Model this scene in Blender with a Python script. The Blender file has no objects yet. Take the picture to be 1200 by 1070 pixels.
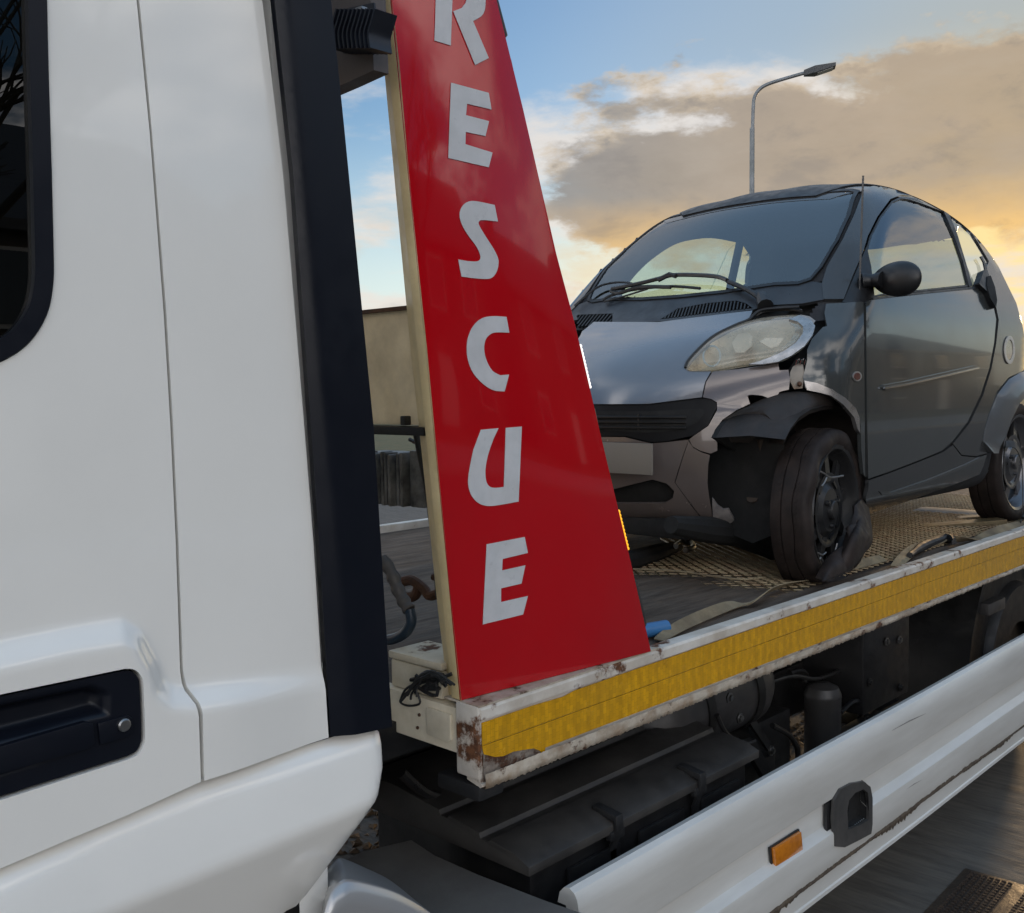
import bpy, bmesh, math, random
import numpy as np
from mathutils import Vector, Matrix
from mathutils.geometry import delaunay_2d_cdt
random.seed(7); RNG = np.random.default_rng(7)
SC = bpy.context.scene
COL = SC.collection

# ------------------------------------------------------------------ camera
W0, H0, FPX, PCX, PCY = 1200., 1070., 1200., 600., 535.
HOR, VPX, ROLL = 455., 1757., 0.015
_pit = math.atan((PCY-HOR)/FPX); _yaw = math.atan((VPX-PCX)/FPX*math.cos(_pit))
_f = np.array([math.cos(_yaw)*math.cos(_pit), math.sin(_yaw)*math.cos(_pit), -math.sin(_pit)])
_r = np.array([math.sin(_yaw), -math.cos(_yaw), 0.]); _u = np.cross(_r, _f)
_c, _s = math.cos(-ROLL), math.sin(-ROLL)
_r, _u = _c*_r+_s*_u, -_s*_r+_c*_u
CAM = np.array([0, 0, 1.70])
GZ = -0.10                     # ground level
cam = bpy.data.cameras.new('camera'); camo = bpy.data.objects.new('camera', cam); COL.objects.link(camo)
cam.sensor_fit = 'HORIZONTAL'; cam.sensor_width = 36.; cam.lens = 36.*FPX/W0
cam.clip_start = 0.05; cam.clip_end = 4000
camo.matrix_world = Matrix(((_r[0], _u[0], -_f[0], CAM[0]), (_r[1], _u[1], -_f[1], CAM[1]), (_r[2], _u[2], -_f[2], CAM[2]), (0, 0, 0, 1)))
SC.camera = camo

# ------------------------------------------------------------------ world, sun, exposure
SUN_AZ, SUN_EL = math.radians(13.0), math.radians(6.0)      # azimuth from +X towards +Y
SC.view_settings.view_transform = 'Standard'; SC.view_settings.look = 'None'
SC.view_settings.exposure = 1.6; SC.view_settings.gamma = 1.0
SC.view_settings.use_curve_mapping = False
world = bpy.data.worlds.new('World'); SC.world = world; world.use_nodes = True
def build_world():
    nt = world.node_tree; nt.nodes.clear(); N = nt.nodes.new; L = nt.links.new
    def val(x):
        return x
    def math_(op, a, b=None, c=None, clamp=False):
        n = N('ShaderNodeMath'); n.operation = op; n.use_clamp = clamp
        for i, x in enumerate((a, b, c)):
            if x is None: continue
            if isinstance(x, (int, float)): n.inputs[i].default_value = x
            else: L(x, n.inputs[i])
        return n.outputs[0]
    def smooth(x, a, b, t0=0., t1=1.):
        n = N('ShaderNodeMapRange'); n.interpolation_type = 'SMOOTHSTEP'; L(x, n.inputs[0])
        n.inputs[1].default_value = a; n.inputs[2].default_value = b; n.inputs[3].default_value = t0; n.inputs[4].default_value = t1
        return n.outputs[0]
    def mixc(f, a, b):
        n = N('ShaderNodeMix'); n.data_type = 'RGBA'
        if isinstance(f, (int, float)): n.inputs[0].default_value = f
        else: L(f, n.inputs[0])
        for i, x in ((6, a), (7, b)):
            if isinstance(x, tuple): n.inputs[i].default_value = (*x, 1)
            else: L(x, n.inputs[i])
        return n.outputs[2]
    out = N('ShaderNodeOutputWorld')
    sky = N('ShaderNodeTexSky'); sky.sky_type = 'NISHITA'; sky.sun_disc = False
    sky.sun_elevation = SUN_EL; sky.sun_rotation = math.pi/2-SUN_AZ
    sky.air_density = 1.0; sky.dust_density = 0.8; sky.ozone_density = 3.3
    tc = N('ShaderNodeTexCoord'); d = tc.outputs['Generated']
    sp = N('ShaderNodeSeparateXYZ'); L(d, sp.inputs[0]); x, y, z = sp.outputs
    az = math_('ARCTAN2', y, x); el = math_('ARCSINE', z)
    zc = math_('ADD', math_('MAXIMUM', z, 0.0), 0.10)
    cx = N('ShaderNodeCombineXYZ'); L(math_('DIVIDE', x, zc), cx.inputs[0]); L(math_('DIVIDE', y, zc), cx.inputs[1])
    def noise(vec, scale, detail, rough, dist=0., off=(0, 0, 0)):
        mp = N('ShaderNodeMapping'); mp.inputs['Location'].default_value = off; L(vec, mp.inputs[0])
        n = N('ShaderNodeTexNoise'); n.inputs['Scale'].default_value = scale; n.inputs['Detail'].default_value = detail
        n.inputs['Roughness'].default_value = rough; n.inputs['Distortion'].default_value = dist; L(mp.outputs[0], n.inputs['Vector'])
        return n.outputs['Fac']
    # clouds in angular coordinates (az, el*1.7): flat-based heaps
    ang = N('ShaderNodeCombineXYZ'); L(az, ang.inputs[0]); L(math_('MULTIPLY', el, 2.1), ang.inputs[1])
    nb = noise(ang.outputs[0], 5.5, 9, 0.58, 0.15, (3.1, 1.7, 0))
    nf = noise(ang.outputs[0], 22., 6, 0.6, 0.1, (0.4, 5.2, 0))
    # the bank in front: an ellipse in azimuth / elevation
    R = math.radians
    def ell(a0, e0, A, B):
        da = math_('DIVIDE', math_('SUBTRACT', az, R(a0)), R(A)); de = math_('DIVIDE', math_('SUBTRACT', el, R(e0)), R(B))
        return math_('SQRT', math_('ADD', math_('MULTIPLY', da, da), math_('MULTIPLY', de, de)))
    r1 = ell(22.5, 11.7, 17., 6.3); r2 = ell(36., 11.0, 8., 3.9)
    rr = math_('SMOOTH_MIN', r1, r2, 0.3)
    bank = math_('ADD', math_('MULTIPLY', math_('SUBTRACT', 1.0, rr), 1.0), math_('MULTIPLY', math_('SUBTRACT', nb, 0.5), 1.9))
    bank = math_('ADD', bank, math_('MULTIPLY', math_('SUBTRACT', nf, 0.5), 0.85))
    mb = smooth(bank, 0.02, 0.30)
    # scattered clouds all round
    ns = noise(cx.outputs[0], 0.85, 9, 0.56, 0.2, (7.3, 2.2, 0))
    cov = math_('ADD', ns, math_('MULTIPLY', math_('SUBTRACT', nf, 0.5), 0.12))
    ms = math_('MULTIPLY', smooth(cov, 0.47, 0.60), math_('MULTIPLY', smooth(el, 0.0, 0.08), smooth(el, 0.95, 0.40)))
    # low clouds near the horizon
    nl = noise(ang.outputs[0], 7.0, 8, 0.6, 0.3, (11.3, 4.4, 0))
    ml = math_('MULTIPLY', smooth(math_('ADD', nl, math_('MULTIPLY', math_('SUBTRACT', nf, .5), .2)), 0.52, 0.66), smooth(el, 0.20, 0.12))
    # angle to the sun
    sd = N('ShaderNodeVectorMath'); sd.operation = 'DOT_PRODUCT'; L(d, sd.inputs[0])
    sd.inputs[1].default_value = (math.cos(SUN_EL)*math.cos(SUN_AZ), math.cos(SUN_EL)*math.sin(SUN_AZ), math.sin(SUN_EL))
    dots = sd.outputs['Value']
    near = smooth(dots, 0.80, 1.0)
    # colours of the bank: blue grey above, warm below and towards the sun
    warm = math_('ADD', smooth(math_('ADD', el, math_('MULTIPLY', math_('SUBTRACT', nb, .5), -.10)), R(10.8), R(5.2)), math_('MULTIPLY', near, 0.30), clamp=True)
    def K(c, k=.45): return tuple(v*k for v in c)
    cb = mixc(warm, K((0.188, 0.198, 0.212)), mixc(near, K((0.385, 0.275, 0.15)), K((0.74, 0.46, 0.165))))
    cb = mixc(math_('MULTIPLY', smooth(bank, 0.30, 1.2), 0.55), cb, mixc(warm, K((0.195, 0.188, 0.18)), mixc(near, K((0.29, 0.21, 0.13)), K((0.50, 0.34, 0.15)))))
    nm = noise(ang.outputs[0], 11., 7, 0.62, 0.25, (8.2, 3.3, 0))
    cb = mixc(math_('MULTIPLY', smooth(nm, 0.48, 0.72), 0.38), cb, mixc(warm, K((0.24, 0.248, 0.26)), K((0.68, 0.46, 0.20))))
    cb = mixc(math_('MULTIPLY', smooth(nm, 0.50, 0.32), 0.55), cb, mixc(warm, K((0.165, 0.162, 0.165)), K((0.29, 0.21, 0.13))))
    rim = math_('MULTIPLY', smooth(bank, 0.40, 0.12), smooth(nf, 0.44, 0.62))
    cb = mixc(math_('MULTIPLY', rim, 0.7), cb, K((0.60, 0.48, 0.33)))
    cs = mixc(smooth(dots, -0.5, 0.75), (1.5, 1.42, 1.36), K((0.62, 0.57, 0.52)))  # clouds opposite the sun raised above the sky in frame, fill for the foreground
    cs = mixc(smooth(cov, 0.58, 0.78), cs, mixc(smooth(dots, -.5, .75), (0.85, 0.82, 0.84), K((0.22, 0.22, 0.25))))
    cl = mixc(near, mixc(smooth(dots, -.5, .7), (1.2, .95, .78), K((0.52, 0.40, 0.28))), K((0.74, 0.50, 0.21)))
    # haze near the horizon, warm to the sun side, raised opposite as added fill
    hz = math_('MULTIPLY', smooth(el, R(16), R(0.)), 0.82)
    hz = math_('MAXIMUM', hz, math_('MULTIPLY', smooth(dots, .94, .985), .97))
    hcol = mixc(smooth(dots, 0.80, 1.0), mixc(smooth(dots, -.5, .7), (.95, .92, .92), K((0.64, 0.71, 0.69))), K((0.74, 0.55, 0.24)))
    bs = N('ShaderNodeBackground'); L(sky.outputs[0], bs.inputs[0]); bs.inputs[1].default_value = SKY_STRENGTH
    bv = N('ShaderNodeBackground'); bv.inputs[0].default_value = (*K((.24, .31, .37)), 1)
    veil = math_('MULTIPLY', math_('MULTIPLY', smooth(el, R(11), R(18)), smooth(el, R(60), R(35))), math_('MULTIPLY', smooth(dots, .84, .97), .8))
    bt = N('ShaderNodeBackground'); bt.inputs[0].default_value = (.16, .25, .36, 1); thin = math_('MULTIPLY', smooth(el, R(20), R(48)), .6)
    bh = N('ShaderNodeBackground'); L(hcol, bh.inputs[0])
    bc = N('ShaderNodeBackground'); L(cb, bc.inputs[0])
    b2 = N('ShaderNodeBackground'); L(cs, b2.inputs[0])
    b3 = N('ShaderNodeBackground'); L(cl, b3.inputs[0])
    cur = bs.outputs[0]
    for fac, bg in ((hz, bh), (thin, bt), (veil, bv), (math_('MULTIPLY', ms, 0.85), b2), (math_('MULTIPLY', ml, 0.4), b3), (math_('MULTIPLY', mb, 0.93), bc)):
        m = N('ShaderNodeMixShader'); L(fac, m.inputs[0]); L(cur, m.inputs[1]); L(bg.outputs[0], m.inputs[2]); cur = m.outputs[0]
    L(cur, out.inputs[0])
SKY_STRENGTH = 0.064
build_world()
sl = bpy.data.lights.new('sun', 'SUN'); sl.energy = 0.42; sl.angle = math.radians(5); sl.color = (1.0, 0.66, 0.34)
so = bpy.data.objects.new('sun', sl); COL.objects.link(so); so.location = (30, 8, 12)
so.rotation_euler = (Vector((math.cos(SUN_EL)*math.cos(SUN_AZ), math.cos(SUN_EL)*math.sin(SUN_AZ), math.sin(SUN_EL)))).to_track_quat('Z', 'Y').to_euler()

# ------------------------------------------------------------------ helpers: projection
def ray(px, py): return _f*FPX+_r*(px-PCX)-_u*(py-PCY)
def onY(px, py, Y): d = ray(px, py); return CAM+d*((Y-CAM[1])/d[1])
def onX(px, py, X): d = ray(px, py); return CAM+d*((X-CAM[0])/d[0])
def onZ(px, py, Z): d = ray(px, py); return CAM+d*((Z-CAM[2])/d[2])
def onP(px, py, o, n): d = ray(px, py); return CAM+d*(np.dot(np.asarray(o)-CAM, n)/np.dot(d, n))
def rays(P):
    P = np.asarray(P, float)
    D = _f[None]*FPX+_r[None]*(P[:, :1]-PCX)-_u[None]*(P[:, 1:2]-PCY)
    return D/np.linalg.norm(D, axis=1, keepdims=True)
def Z1(pts): return [(660+a/1.98148, 180+b/1.98148) for a, b in pts]      # pixel tables read off enlarged views
def ZM(pts, ox, oy, s): return [(ox+a/s, oy+b/s) for a, b in pts]

# ------------------------------------------------------------------ helpers: materials
def srgb(r, g, b): return tuple(((c/255.)/12.92 if c/255. <= 0.04045 else ((c/255.+0.055)/1.055)**2.4) for c in (r, g, b))
def mat(name, col, rough=0.5, metal=0.0, col2=None, scale=8., lo=0.4, hi=0.65, detail=6, coat=0.0, bump=0.0, bscale=40., stretch=(1, 1, 1),
        rust=None, rust_lo=0.6, rust_hi=0.66, rscale=6., emit=None, spec=0.5, dust=None, dustamt=0.35, rvar=0.12, ior=1.5):
    m = bpy.data.materials.new(name); m.use_nodes = True; nt = m.node_tree; N = nt.nodes.new; L = nt.links.new
    b = nt.nodes['Principled BSDF']; b.inputs['Roughness'].default_value = rough; b.inputs['Metallic'].default_value = metal
    b.inputs['Specular IOR Level'].default_value = spec; b.inputs['IOR'].default_value = ior
    b.inputs['Coat Weight'].default_value = coat; b.inputs['Coat Roughness'].default_value = 0.04
    tc = N('ShaderNodeTexCoord'); mp = N('ShaderNodeMapping'); L(tc.outputs['Object'], mp.inputs[0]); mp.inputs['Scale'].default_value = stretch
    def noise(s, det=6, ro=0.6):
        n = N('ShaderNodeTexNoise'); n.inputs['Scale'].default_value = s; n.inputs['Detail'].default_value = det; n.inputs['Roughness'].default_value = ro
        L(mp.outputs[0], n.inputs['Vector']); return n.outputs['Fac']
    def mr(x, a, c, t0=0., t1=1.):
        n = N('ShaderNodeMapRange'); L(x, n.inputs[0]); n.inputs[1].default_value = a; n.inputs[2].default_value = c; n.inputs[3].default_value = t0; n.inputs[4].default_value = t1
        return n.outputs[0]
    def mix(f, a, c):
        n = N('ShaderNodeMix'); n.data_type = 'RGBA'
        L(f, n.inputs[0]) if not isinstance(f, float) else setattr(n.inputs[0], 'default_value', f)
        for i, x in ((6, a), (7, c)):
            if isinstance(x, tuple): n.inputs[i].default_value = (*x, 1)
            else: L(x, n.inputs[i])
        return n.outputs[2]
    c = col; n1 = None
    if col2 is not None:
        n1 = noise(scale, detail); c = mix(mr(n1, lo, hi), col, col2)
    if dust is not None:
        n2 = noise(scale*0.4+1.3, 7, 0.65); c = mix(mr(n2, 0.4, 0.75, 0., dustamt), c, dust)
    rf = None
    if rust is not None:
        n3 = noise(rscale, 9, 0.68); rf = mr(n3, rust_lo, rust_hi)
        n4 = noise(rscale*7, 4); rc = mix(mr(n4, .35, .65), rust, tuple(x*0.35 for x in rust)); c = mix(rf, c, rc)
    if isinstance(c, tuple): b.inputs['Base Color'].default_value = (*c, 1)
    else: L(c, b.inputs['Base Color'])
    if rvar and rough > 0.08:
        n5 = noise(scale*1.7+2, 5); rr = mr(n5, 0.3, 0.7, max(0.02, rough-rvar), min(1, rough+rvar))
        if rf is not None:
            mm = N('ShaderNodeMath'); mm.operation = 'MAXIMUM'; L(rr, mm.inputs[0]); m2 = N('ShaderNodeMath'); m2.operation = 'MULTIPLY'; L(rf, m2.inputs[0]); m2.inputs[1].default_value = .85; L(m2.outputs[0], mm.inputs[1]); rr = mm.outputs[0]
        L(rr, b.inputs['Roughness'])
    if bump:
        n6 = noise(bscale, 5, .6); bp = N('ShaderNodeBump'); bp.inputs['Strength'].default_value = bump; bp.inputs['Distance'].default_value = 0.01; L(n6, bp.inputs['Height']); L(bp.outputs[0], b.inputs['Normal'])
    if emit:
        b.inputs['Emission Color'].default_value = (*emit[0], 1); b.inputs['Emission Strength'].default_value = emit[1]
    return m
def glass(name, tint, ior=1.5, rough=0.0, body=None, bodyamt=0.0, hazecol=(.3, .3, .3)):
    """thin sheet glass: Fresnel reflection over tinted see-through"""
    m = bpy.data.materials.new(name); m.use_nodes = True; nt = m.node_tree; nt.nodes.clear(); N = nt.nodes.new; L = nt.links.new
    o = N('ShaderNodeOutputMaterial'); t = N('ShaderNodeBsdfTransparent'); t.inputs[0].default_value = (*tint, 1)
    g = N('ShaderNodeBsdfGlossy'); g.inputs['Roughness'].default_value = rough; g.inputs[0].default_value = (1, 1, 1, 1)
    fr = N('ShaderNodeFresnel'); ge = N('ShaderNodeNewGeometry'); mi = N('ShaderNodeMapRange'); L(ge.outputs['Backfacing'], mi.inputs[0]); mi.inputs[3].default_value = ior; mi.inputs[4].default_value = 1/ior; L(mi.outputs[0], fr.inputs[0])
    base = t.outputs[0]
    if bodyamt:
        df = N('ShaderNodeBsdfDiffuse'); df.inputs[0].default_value = (*hazecol, 1); mx = N('ShaderNodeMixShader'); mx.inputs[0].default_value = bodyamt
        tcx = N('ShaderNodeTexCoord'); nz = N('ShaderNodeTexNoise'); nz.inputs['Scale'].default_value = 9; nz.inputs['Detail'].default_value = 6; L(tcx.outputs['Object'], nz.inputs['Vector'])
        mrr = N('ShaderNodeMapRange'); L(nz.outputs[0], mrr.inputs[0]); mrr.inputs[1].default_value = .3; mrr.inputs[2].default_value = .7; mrr.inputs[3].default_value = bodyamt*.6; mrr.inputs[4].default_value = bodyamt*1.4
        L(mrr.outputs[0], mx.inputs[0]); L(base, mx.inputs[1]); L(df.outputs[0], mx.inputs[2]); base = mx.outputs[0]
    m2 = N('ShaderNodeMixShader'); L(fr.outputs[0], m2.inputs[0]); L(base, m2.inputs[1]); L(g.outputs[0], m2.inputs[2]); L(m2.outputs[0], o.inputs[0])
    return m

# ------------------------------------------------------------------ helpers: objects
ORG = {}
def tag(o, label=None, cat=None, group=None, kind=None):
    if label: o['label'] = label
    if cat: o['category'] = cat
    if group: o['group'] = group
    if kind: o['kind'] = kind
    return o
def thing(name, label, cat, loc=(0, 0, 0), group=None):
    o = bpy.data.objects.new(name, None); COL.objects.link(o); o.location = loc; o.empty_display_size = .2
    ORG[o.name] = np.array(loc, float); return tag(o, label, cat, group)
def org(p): return ORG.get(p.name, np.zeros(3)) if p is not None else np.zeros(3)
def link(name, me, mt, parent=None):
    o = bpy.data.objects.new(name, me); COL.objects.link(o)
    if mt is not None and not me.materials: me.materials.append(mt)
    if parent is not None:
        o.parent = parent; ORG[o.name] = org(parent)
    return o
def mk(name, V, Fc, mt, parent=None, smooth=False, angle=None):
    V = np.asarray(V, float)-org(parent)
    me = bpy.data.meshes.new(name); me.from_pydata([tuple(v) for v in V], [], [tuple(int(i) for i in f) for f in Fc]); me.validate(); me.update()
    if smooth:
        me.polygons.foreach_set('use_smooth', [True]*len(me.polygons))
        if angle is not None: me.set_sharp_from_angle(angle=math.radians(angle))
    return link(name, me, mt, parent)
def obm(name, bm, mt, parent=None, smooth=True, angle=35, bevel=0.0, bseg=2):
    """bmesh built in world coordinates -> object"""
    bmesh.ops.recalc_face_normals(bm, faces=bm.faces); bm.normal_update()
    if bevel:
        es = [e for e in bm.edges if len(e.link_faces) == 2 and e.calc_face_angle(0) > 0.5]
        bmesh.ops.bevel(bm, geom=es, offset=bevel, segments=bseg, affect='EDGES', profile=0.6, clamp_overlap=True)
    bmesh.ops.recalc_face_normals(bm, faces=bm.faces)
    o3 = org(parent); bmesh.ops.translate(bm, verts=bm.verts, vec=Vector((-o3[0], -o3[1], -o3[2])))
    me = bpy.data.meshes.new(name); bm.to_mesh(me); bm.free()
    if smooth:
        me.polygons.foreach_set('use_smooth', [True]*len(me.polygons)); me.set_sharp_from_angle(angle=math.radians(angle))
    return link(name, me, mt, parent)
def box(bm, a, b, rot=None, ctr=None):
    a = np.minimum(a, b) if False else np.asarray(a, float); b = np.asarray(b, float)
    lo, hi = np.minimum(a, b), np.maximum(a, b)
    vs = [bm.verts.new((x, y, z)) for x in (lo[0], hi[0]) for y in (lo[1], hi[1]) for z in (lo[2], hi[2])]
    for f in ((0, 1, 3, 2), (4, 6, 7, 5), (0, 4, 5, 1), (2, 3, 7, 6), (0, 2, 6, 4), (1, 5, 7, 3)): bm.faces.new([vs[i] for i in f])
    if rot is not None:
        c = Vector(ctr) if ctr is not None else Vector((lo+hi)/2)
        bmesh.ops.rotate(bm, verts=vs, cent=c, matrix=rot)
    return vs
def hexa(bm, p):
    """8 points: bottom ring of 4, top ring of 4"""
    vs = [bm.verts.new(tuple(q)) for q in p]
    for f in ((3, 2, 1, 0), (4, 5, 6, 7), (0, 1, 5, 4), (1, 2, 6, 5), (2, 3, 7, 6), (3, 0, 4, 7)): bm.faces.new([vs[i] for i in f])
    return vs
def tube(bm, pts, rad, seg=10, cap=True, flat=None):
    pts = [Vector(tuple(p)) for p in pts]; n = len(pts)
    rad = [rad]*n if isinstance(rad, (int, float)) else list(rad)
    rings = []; prev = None
    for i, p in enumerate(pts):
        t = (pts[min(i+1, n-1)]-pts[max(i-1, 0)]).normalized()
        a = prev if prev is not None else (Vector((0, 0, 1)) if abs(t.z) < .9 else Vector((1, 0, 0)))
        a = (a-t*a.dot(t)).normalized(); b = t.cross(a); prev = a
        ring = []
        for k in range(seg):
            th = 2*math.pi*k/seg; ring.append(bm.verts.new(p+(a*math.cos(th)+b*math.sin(th))*rad[i]))
        rings.append(ring)
    for i in range(n-1):
        for k in range(seg): bm.faces.new((rings[i][k], rings[i][(k+1) % seg], rings[i+1][(k+1) % seg], rings[i+1][k]))
    if cap: bm.faces.new(rings[0][::-1]); bm.faces.new(rings[-1])
def lathe(bm, prof, c, axis, seg=32, a0=0., a1=2*math.pi):
    """prof: list of (radius, along)"""
    ax = Vector(axis).normalized(); u_ = ax.orthogonal().normalized(); v_ = ax.cross(u_); c = Vector(tuple(c))
    full = abs(a1-a0-2*math.pi) < 1e-6; n = seg if full else seg+1
    rg = []
    for (rd, h) in prof:
        rg.append([bm.verts.new(c+ax*h+(u_*math.cos(a0+(a1-a0)*k/seg)+v_*math.sin(a0+(a1-a0)*k/seg))*max(rd, 1e-4)) for k in range(n)])
    for i in range(len(prof)-1):
        for k in range(n if full else n-1):
            q = (rg[i][k], rg[i][(k+1) % n], rg[i+1][(k+1) % n], rg[i+1][k])
            if len(set(q)) == 4: bm.faces.new(q)
    return rg
def prism(bm, pts, off):
    """closed polygon of 3D points extruded by a vector (ngon caps)"""
    a = [bm.verts.new(tuple(p)) for p in pts]; b = [bm.verts.new(tuple(np.asarray(p)+np.asarray(off))) for p in pts]
    n = len(pts); bm.faces.new(a); bm.faces.new(b[::-1])
    for i in range(n): bm.faces.new((a[i], b[i], b[(i+1) % n], a[(i+1) % n]))
def ribbon(bm, pts, width, side, th=0.003):
    """webbing: centre line, per-point side vectors"""
    n = len(pts); pts = [np.asarray(p, float) for p in pts]; top = []
    for i in range(n):
        s_ = np.asarray(side[i] if isinstance(side, list) else side, float); s_ = s_/np.linalg.norm(s_)*width/2
        t = pts[min(i+1, n-1)]-pts[max(i-1, 0)]; t /= np.linalg.norm(t); nn = np.cross(t, s_); nn = nn/np.linalg.norm(nn)*th/2
        top.append([bm.verts.new(tuple(pts[i]+a*s_+b*nn)) for a, b in ((-1, -1), (1, -1), (1, 1), (-1, 1))])
    for i in range(n-1):
        for k in range(4): bm.faces.new((top[i][k], top[i][(k+1) % 4], top[i+1][(k+1) % 4], top[i+1][k]))
    bm.faces.new(top[0][::-1]); bm.faces.new(top[-1])
def spline(pts, n=8, closed=False):
    P = np.asarray(pts, float); m = len(P); out = []
    rng = range(m) if closed else range(m-1)
    for i in rng:
        if closed: p0, p1, p2, p3 = P[(i-1) % m], P[i], P[(i+1) % m], P[(i+2) % m]
        else: p0, p1, p2, p3 = P[max(i-1, 0)], P[i], P[i+1], P[min(i+2, m-1)]
        for k in range(n):
            t = k/n; out.append(0.5*((2*p1)+(-p0+p2)*t+(2*p0-5*p1+4*p2-p3)*t*t+(-p0+3*p1-3*p2+p3)*t**3))
    if not closed: out.append(P[-1])
    return np.array(out)
def resample(P, step, closed=True):
    P = np.asarray(P, float); out = []
    m = len(P)
    for i in range(m if closed else m-1):
        a, b = P[i], P[(i+1) % m]; k = max(1, int(round(np.linalg.norm(b-a)/step)))
        for j in range(k): out.append(a+(b-a)*j/k)
    if not closed: out.append(P[-1])
    return np.array(out)
def inpoly(Q, P):
    Q = np.asarray(Q); P = np.asarray(P); x, y = Q[:, 0], Q[:, 1]; c = np.zeros(len(Q), bool)
    for i in range(len(P)):
        x1, y1 = P[i-1]; x2, y2 = P[i]
        if y1 == y2: continue
        k = ((y1 > y) != (y2 > y)) & (x < (x2-x1)*(y-y1)/(y2-y1)+x1); c ^= k
    return c
def dpoly(Q, P, closed=True):
    Q = np.asarray(Q, float); P = np.asarray(P, float); d = np.full(len(Q), 1e9)
    for i in range(0 if closed else 1, len(P)):
        a, b = P[i-1], P[i]; ab = b-a; t = np.clip(((Q-a)@ab)/max(ab@ab, 1e-12), 0, 1)
        d = np.minimum(d, np.linalg.norm(Q-(a+t[:, None]*ab), axis=1))
    return d
def inset(P, d):
    P = np.asarray(P, float); n = len(P); A = 0.5*sum(P[i-1][0]*P[i][1]-P[i][0]*P[i-1][1] for i in range(n)); sg = 1 if A > 0 else -1; out = []
    for i in range(n):
        e1 = P[i]-P[i-1]; e2 = P[(i+1) % n]-P[i]; e1 = e1/(np.linalg.norm(e1)+1e-9); e2 = e2/(np.linalg.norm(e2)+1e-9)
        n1 = np.array([-e1[1], e1[0]])*sg; n2 = np.array([-e2[1], e2[0]])*sg; nn = n1+n2; l = np.linalg.norm(nn)
        nn = nn/l if l > 1e-6 else n1; out.append(P[i]+nn*d/max(0.5, nn@n1))
    return np.array(out)
def cdt(outline, step, holes=(), estep=None):
    """triangulate a 2-D outline with an even interior grid -> points, triangles, boundary loops"""
    loops = [resample(outline, estep or step*.7)]+[resample(h, estep or step*.7) for h in holes]
    pts = np.concatenate(loops); edges = []; k = 0; idx = []
    for l in loops: edges += [(k+i, k+(i+1) % len(l)) for i in range(len(l))]; idx.append(list(range(k, k+len(l)))); k += len(l)
    lo, hi = loops[0].min(0), loops[0].max(0)
    gx = np.arange(lo[0]+step/2, hi[0], step); gy = np.arange(lo[1]+step/2, hi[1], step*.866)
    G = np.array([(x+(step/2 if j % 2 else 0), y) for j, y in enumerate(gy) for x in gx]).reshape(-1, 2)
    if len(G):
        ok = inpoly(G, loops[0])
        for h in loops[1:]: ok &= ~inpoly(G, h)
        G = G[ok]
        for l in loops:
            if len(G): G = G[dpoly(G, l) > step*.45]
    allp = np.concatenate([pts, G]) if len(G) else pts
    v, e, f, ov, oe, of = delaunay_2d_cdt([Vector((float(a), float(b))) for a, b in allp], edges, [], 0, 1e-7, True)
    V = np.array([(q.x, q.y) for q in v]); T = np.array([t for t in f if len(t) == 3], int)
    C = V[T].mean(1); ok = inpoly(C, loops[0])
    for h in loops[1:]: ok &= ~inpoly(C, h)
    return V, T[ok & fat(V, T)]
def fat(V, T):
    """drop the flat slivers a triangulation leaves along straight edges"""
    a, b, c = V[T[:, 0]], V[T[:, 1]], V[T[:, 2]]; ar = np.abs((b[:, 0]-a[:, 0])*(c[:, 1]-a[:, 1])-(b[:, 1]-a[:, 1])*(c[:, 0]-a[:, 0]))
    lm = np.maximum(np.maximum(np.linalg.norm(b-a, axis=1), np.linalg.norm(c-b, axis=1)), np.linalg.norm(a-c, axis=1)); return ar > .02*lm*lm
def panel(name, V3, T, mt, parent, th=0.012, flip_to=None, extra=None, nrm=None):
    """surface patch + a return lip of depth th along its edges. flip_to: direction the face should look"""
    V3 = np.asarray(V3, float); T = np.asarray(T, int)
    a, b, c = V3[T[:, 0]], V3[T[:, 1]], V3[T[:, 2]]; fn = np.cross(b-a, c-a)
    if flip_to is not None:
        if (fn.sum(0)@np.asarray(flip_to)) < 0: T = T[:, ::-1]; fn = -fn
    vn = np.zeros_like(V3)
    for k in range(3): np.add.at(vn, T[:, k], fn)
    vn /= np.linalg.norm(vn, axis=1, keepdims=True)+1e-12
    F_ = [tuple(t) for t in T]; VV = list(V3)
    if nrm is not None: vn = np.asarray(nrm, float)
    if th:
        ed = {}
        for t in T:
            for k in range(3):
                p, q = int(t[k]), int(t[(k+1) % 3])
                if (q, p) in ed: del ed[(q, p)]
                else: ed[(p, q)] = 1
        dup = {}
        def d2(i, lvl):
            if (i, lvl) not in dup:
                dup[(i, lvl)] = len(VV); VV.append(V3[i]-vn[i]*th*lvl)
            return dup[(i, lvl)]
        for (p, q) in ed: F_.append((d2(q, 0), d2(p, 0), d2(p, 1), d2(q, 1)))
    return mk(name, VV, F_, mt, parent, smooth=True)
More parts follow.
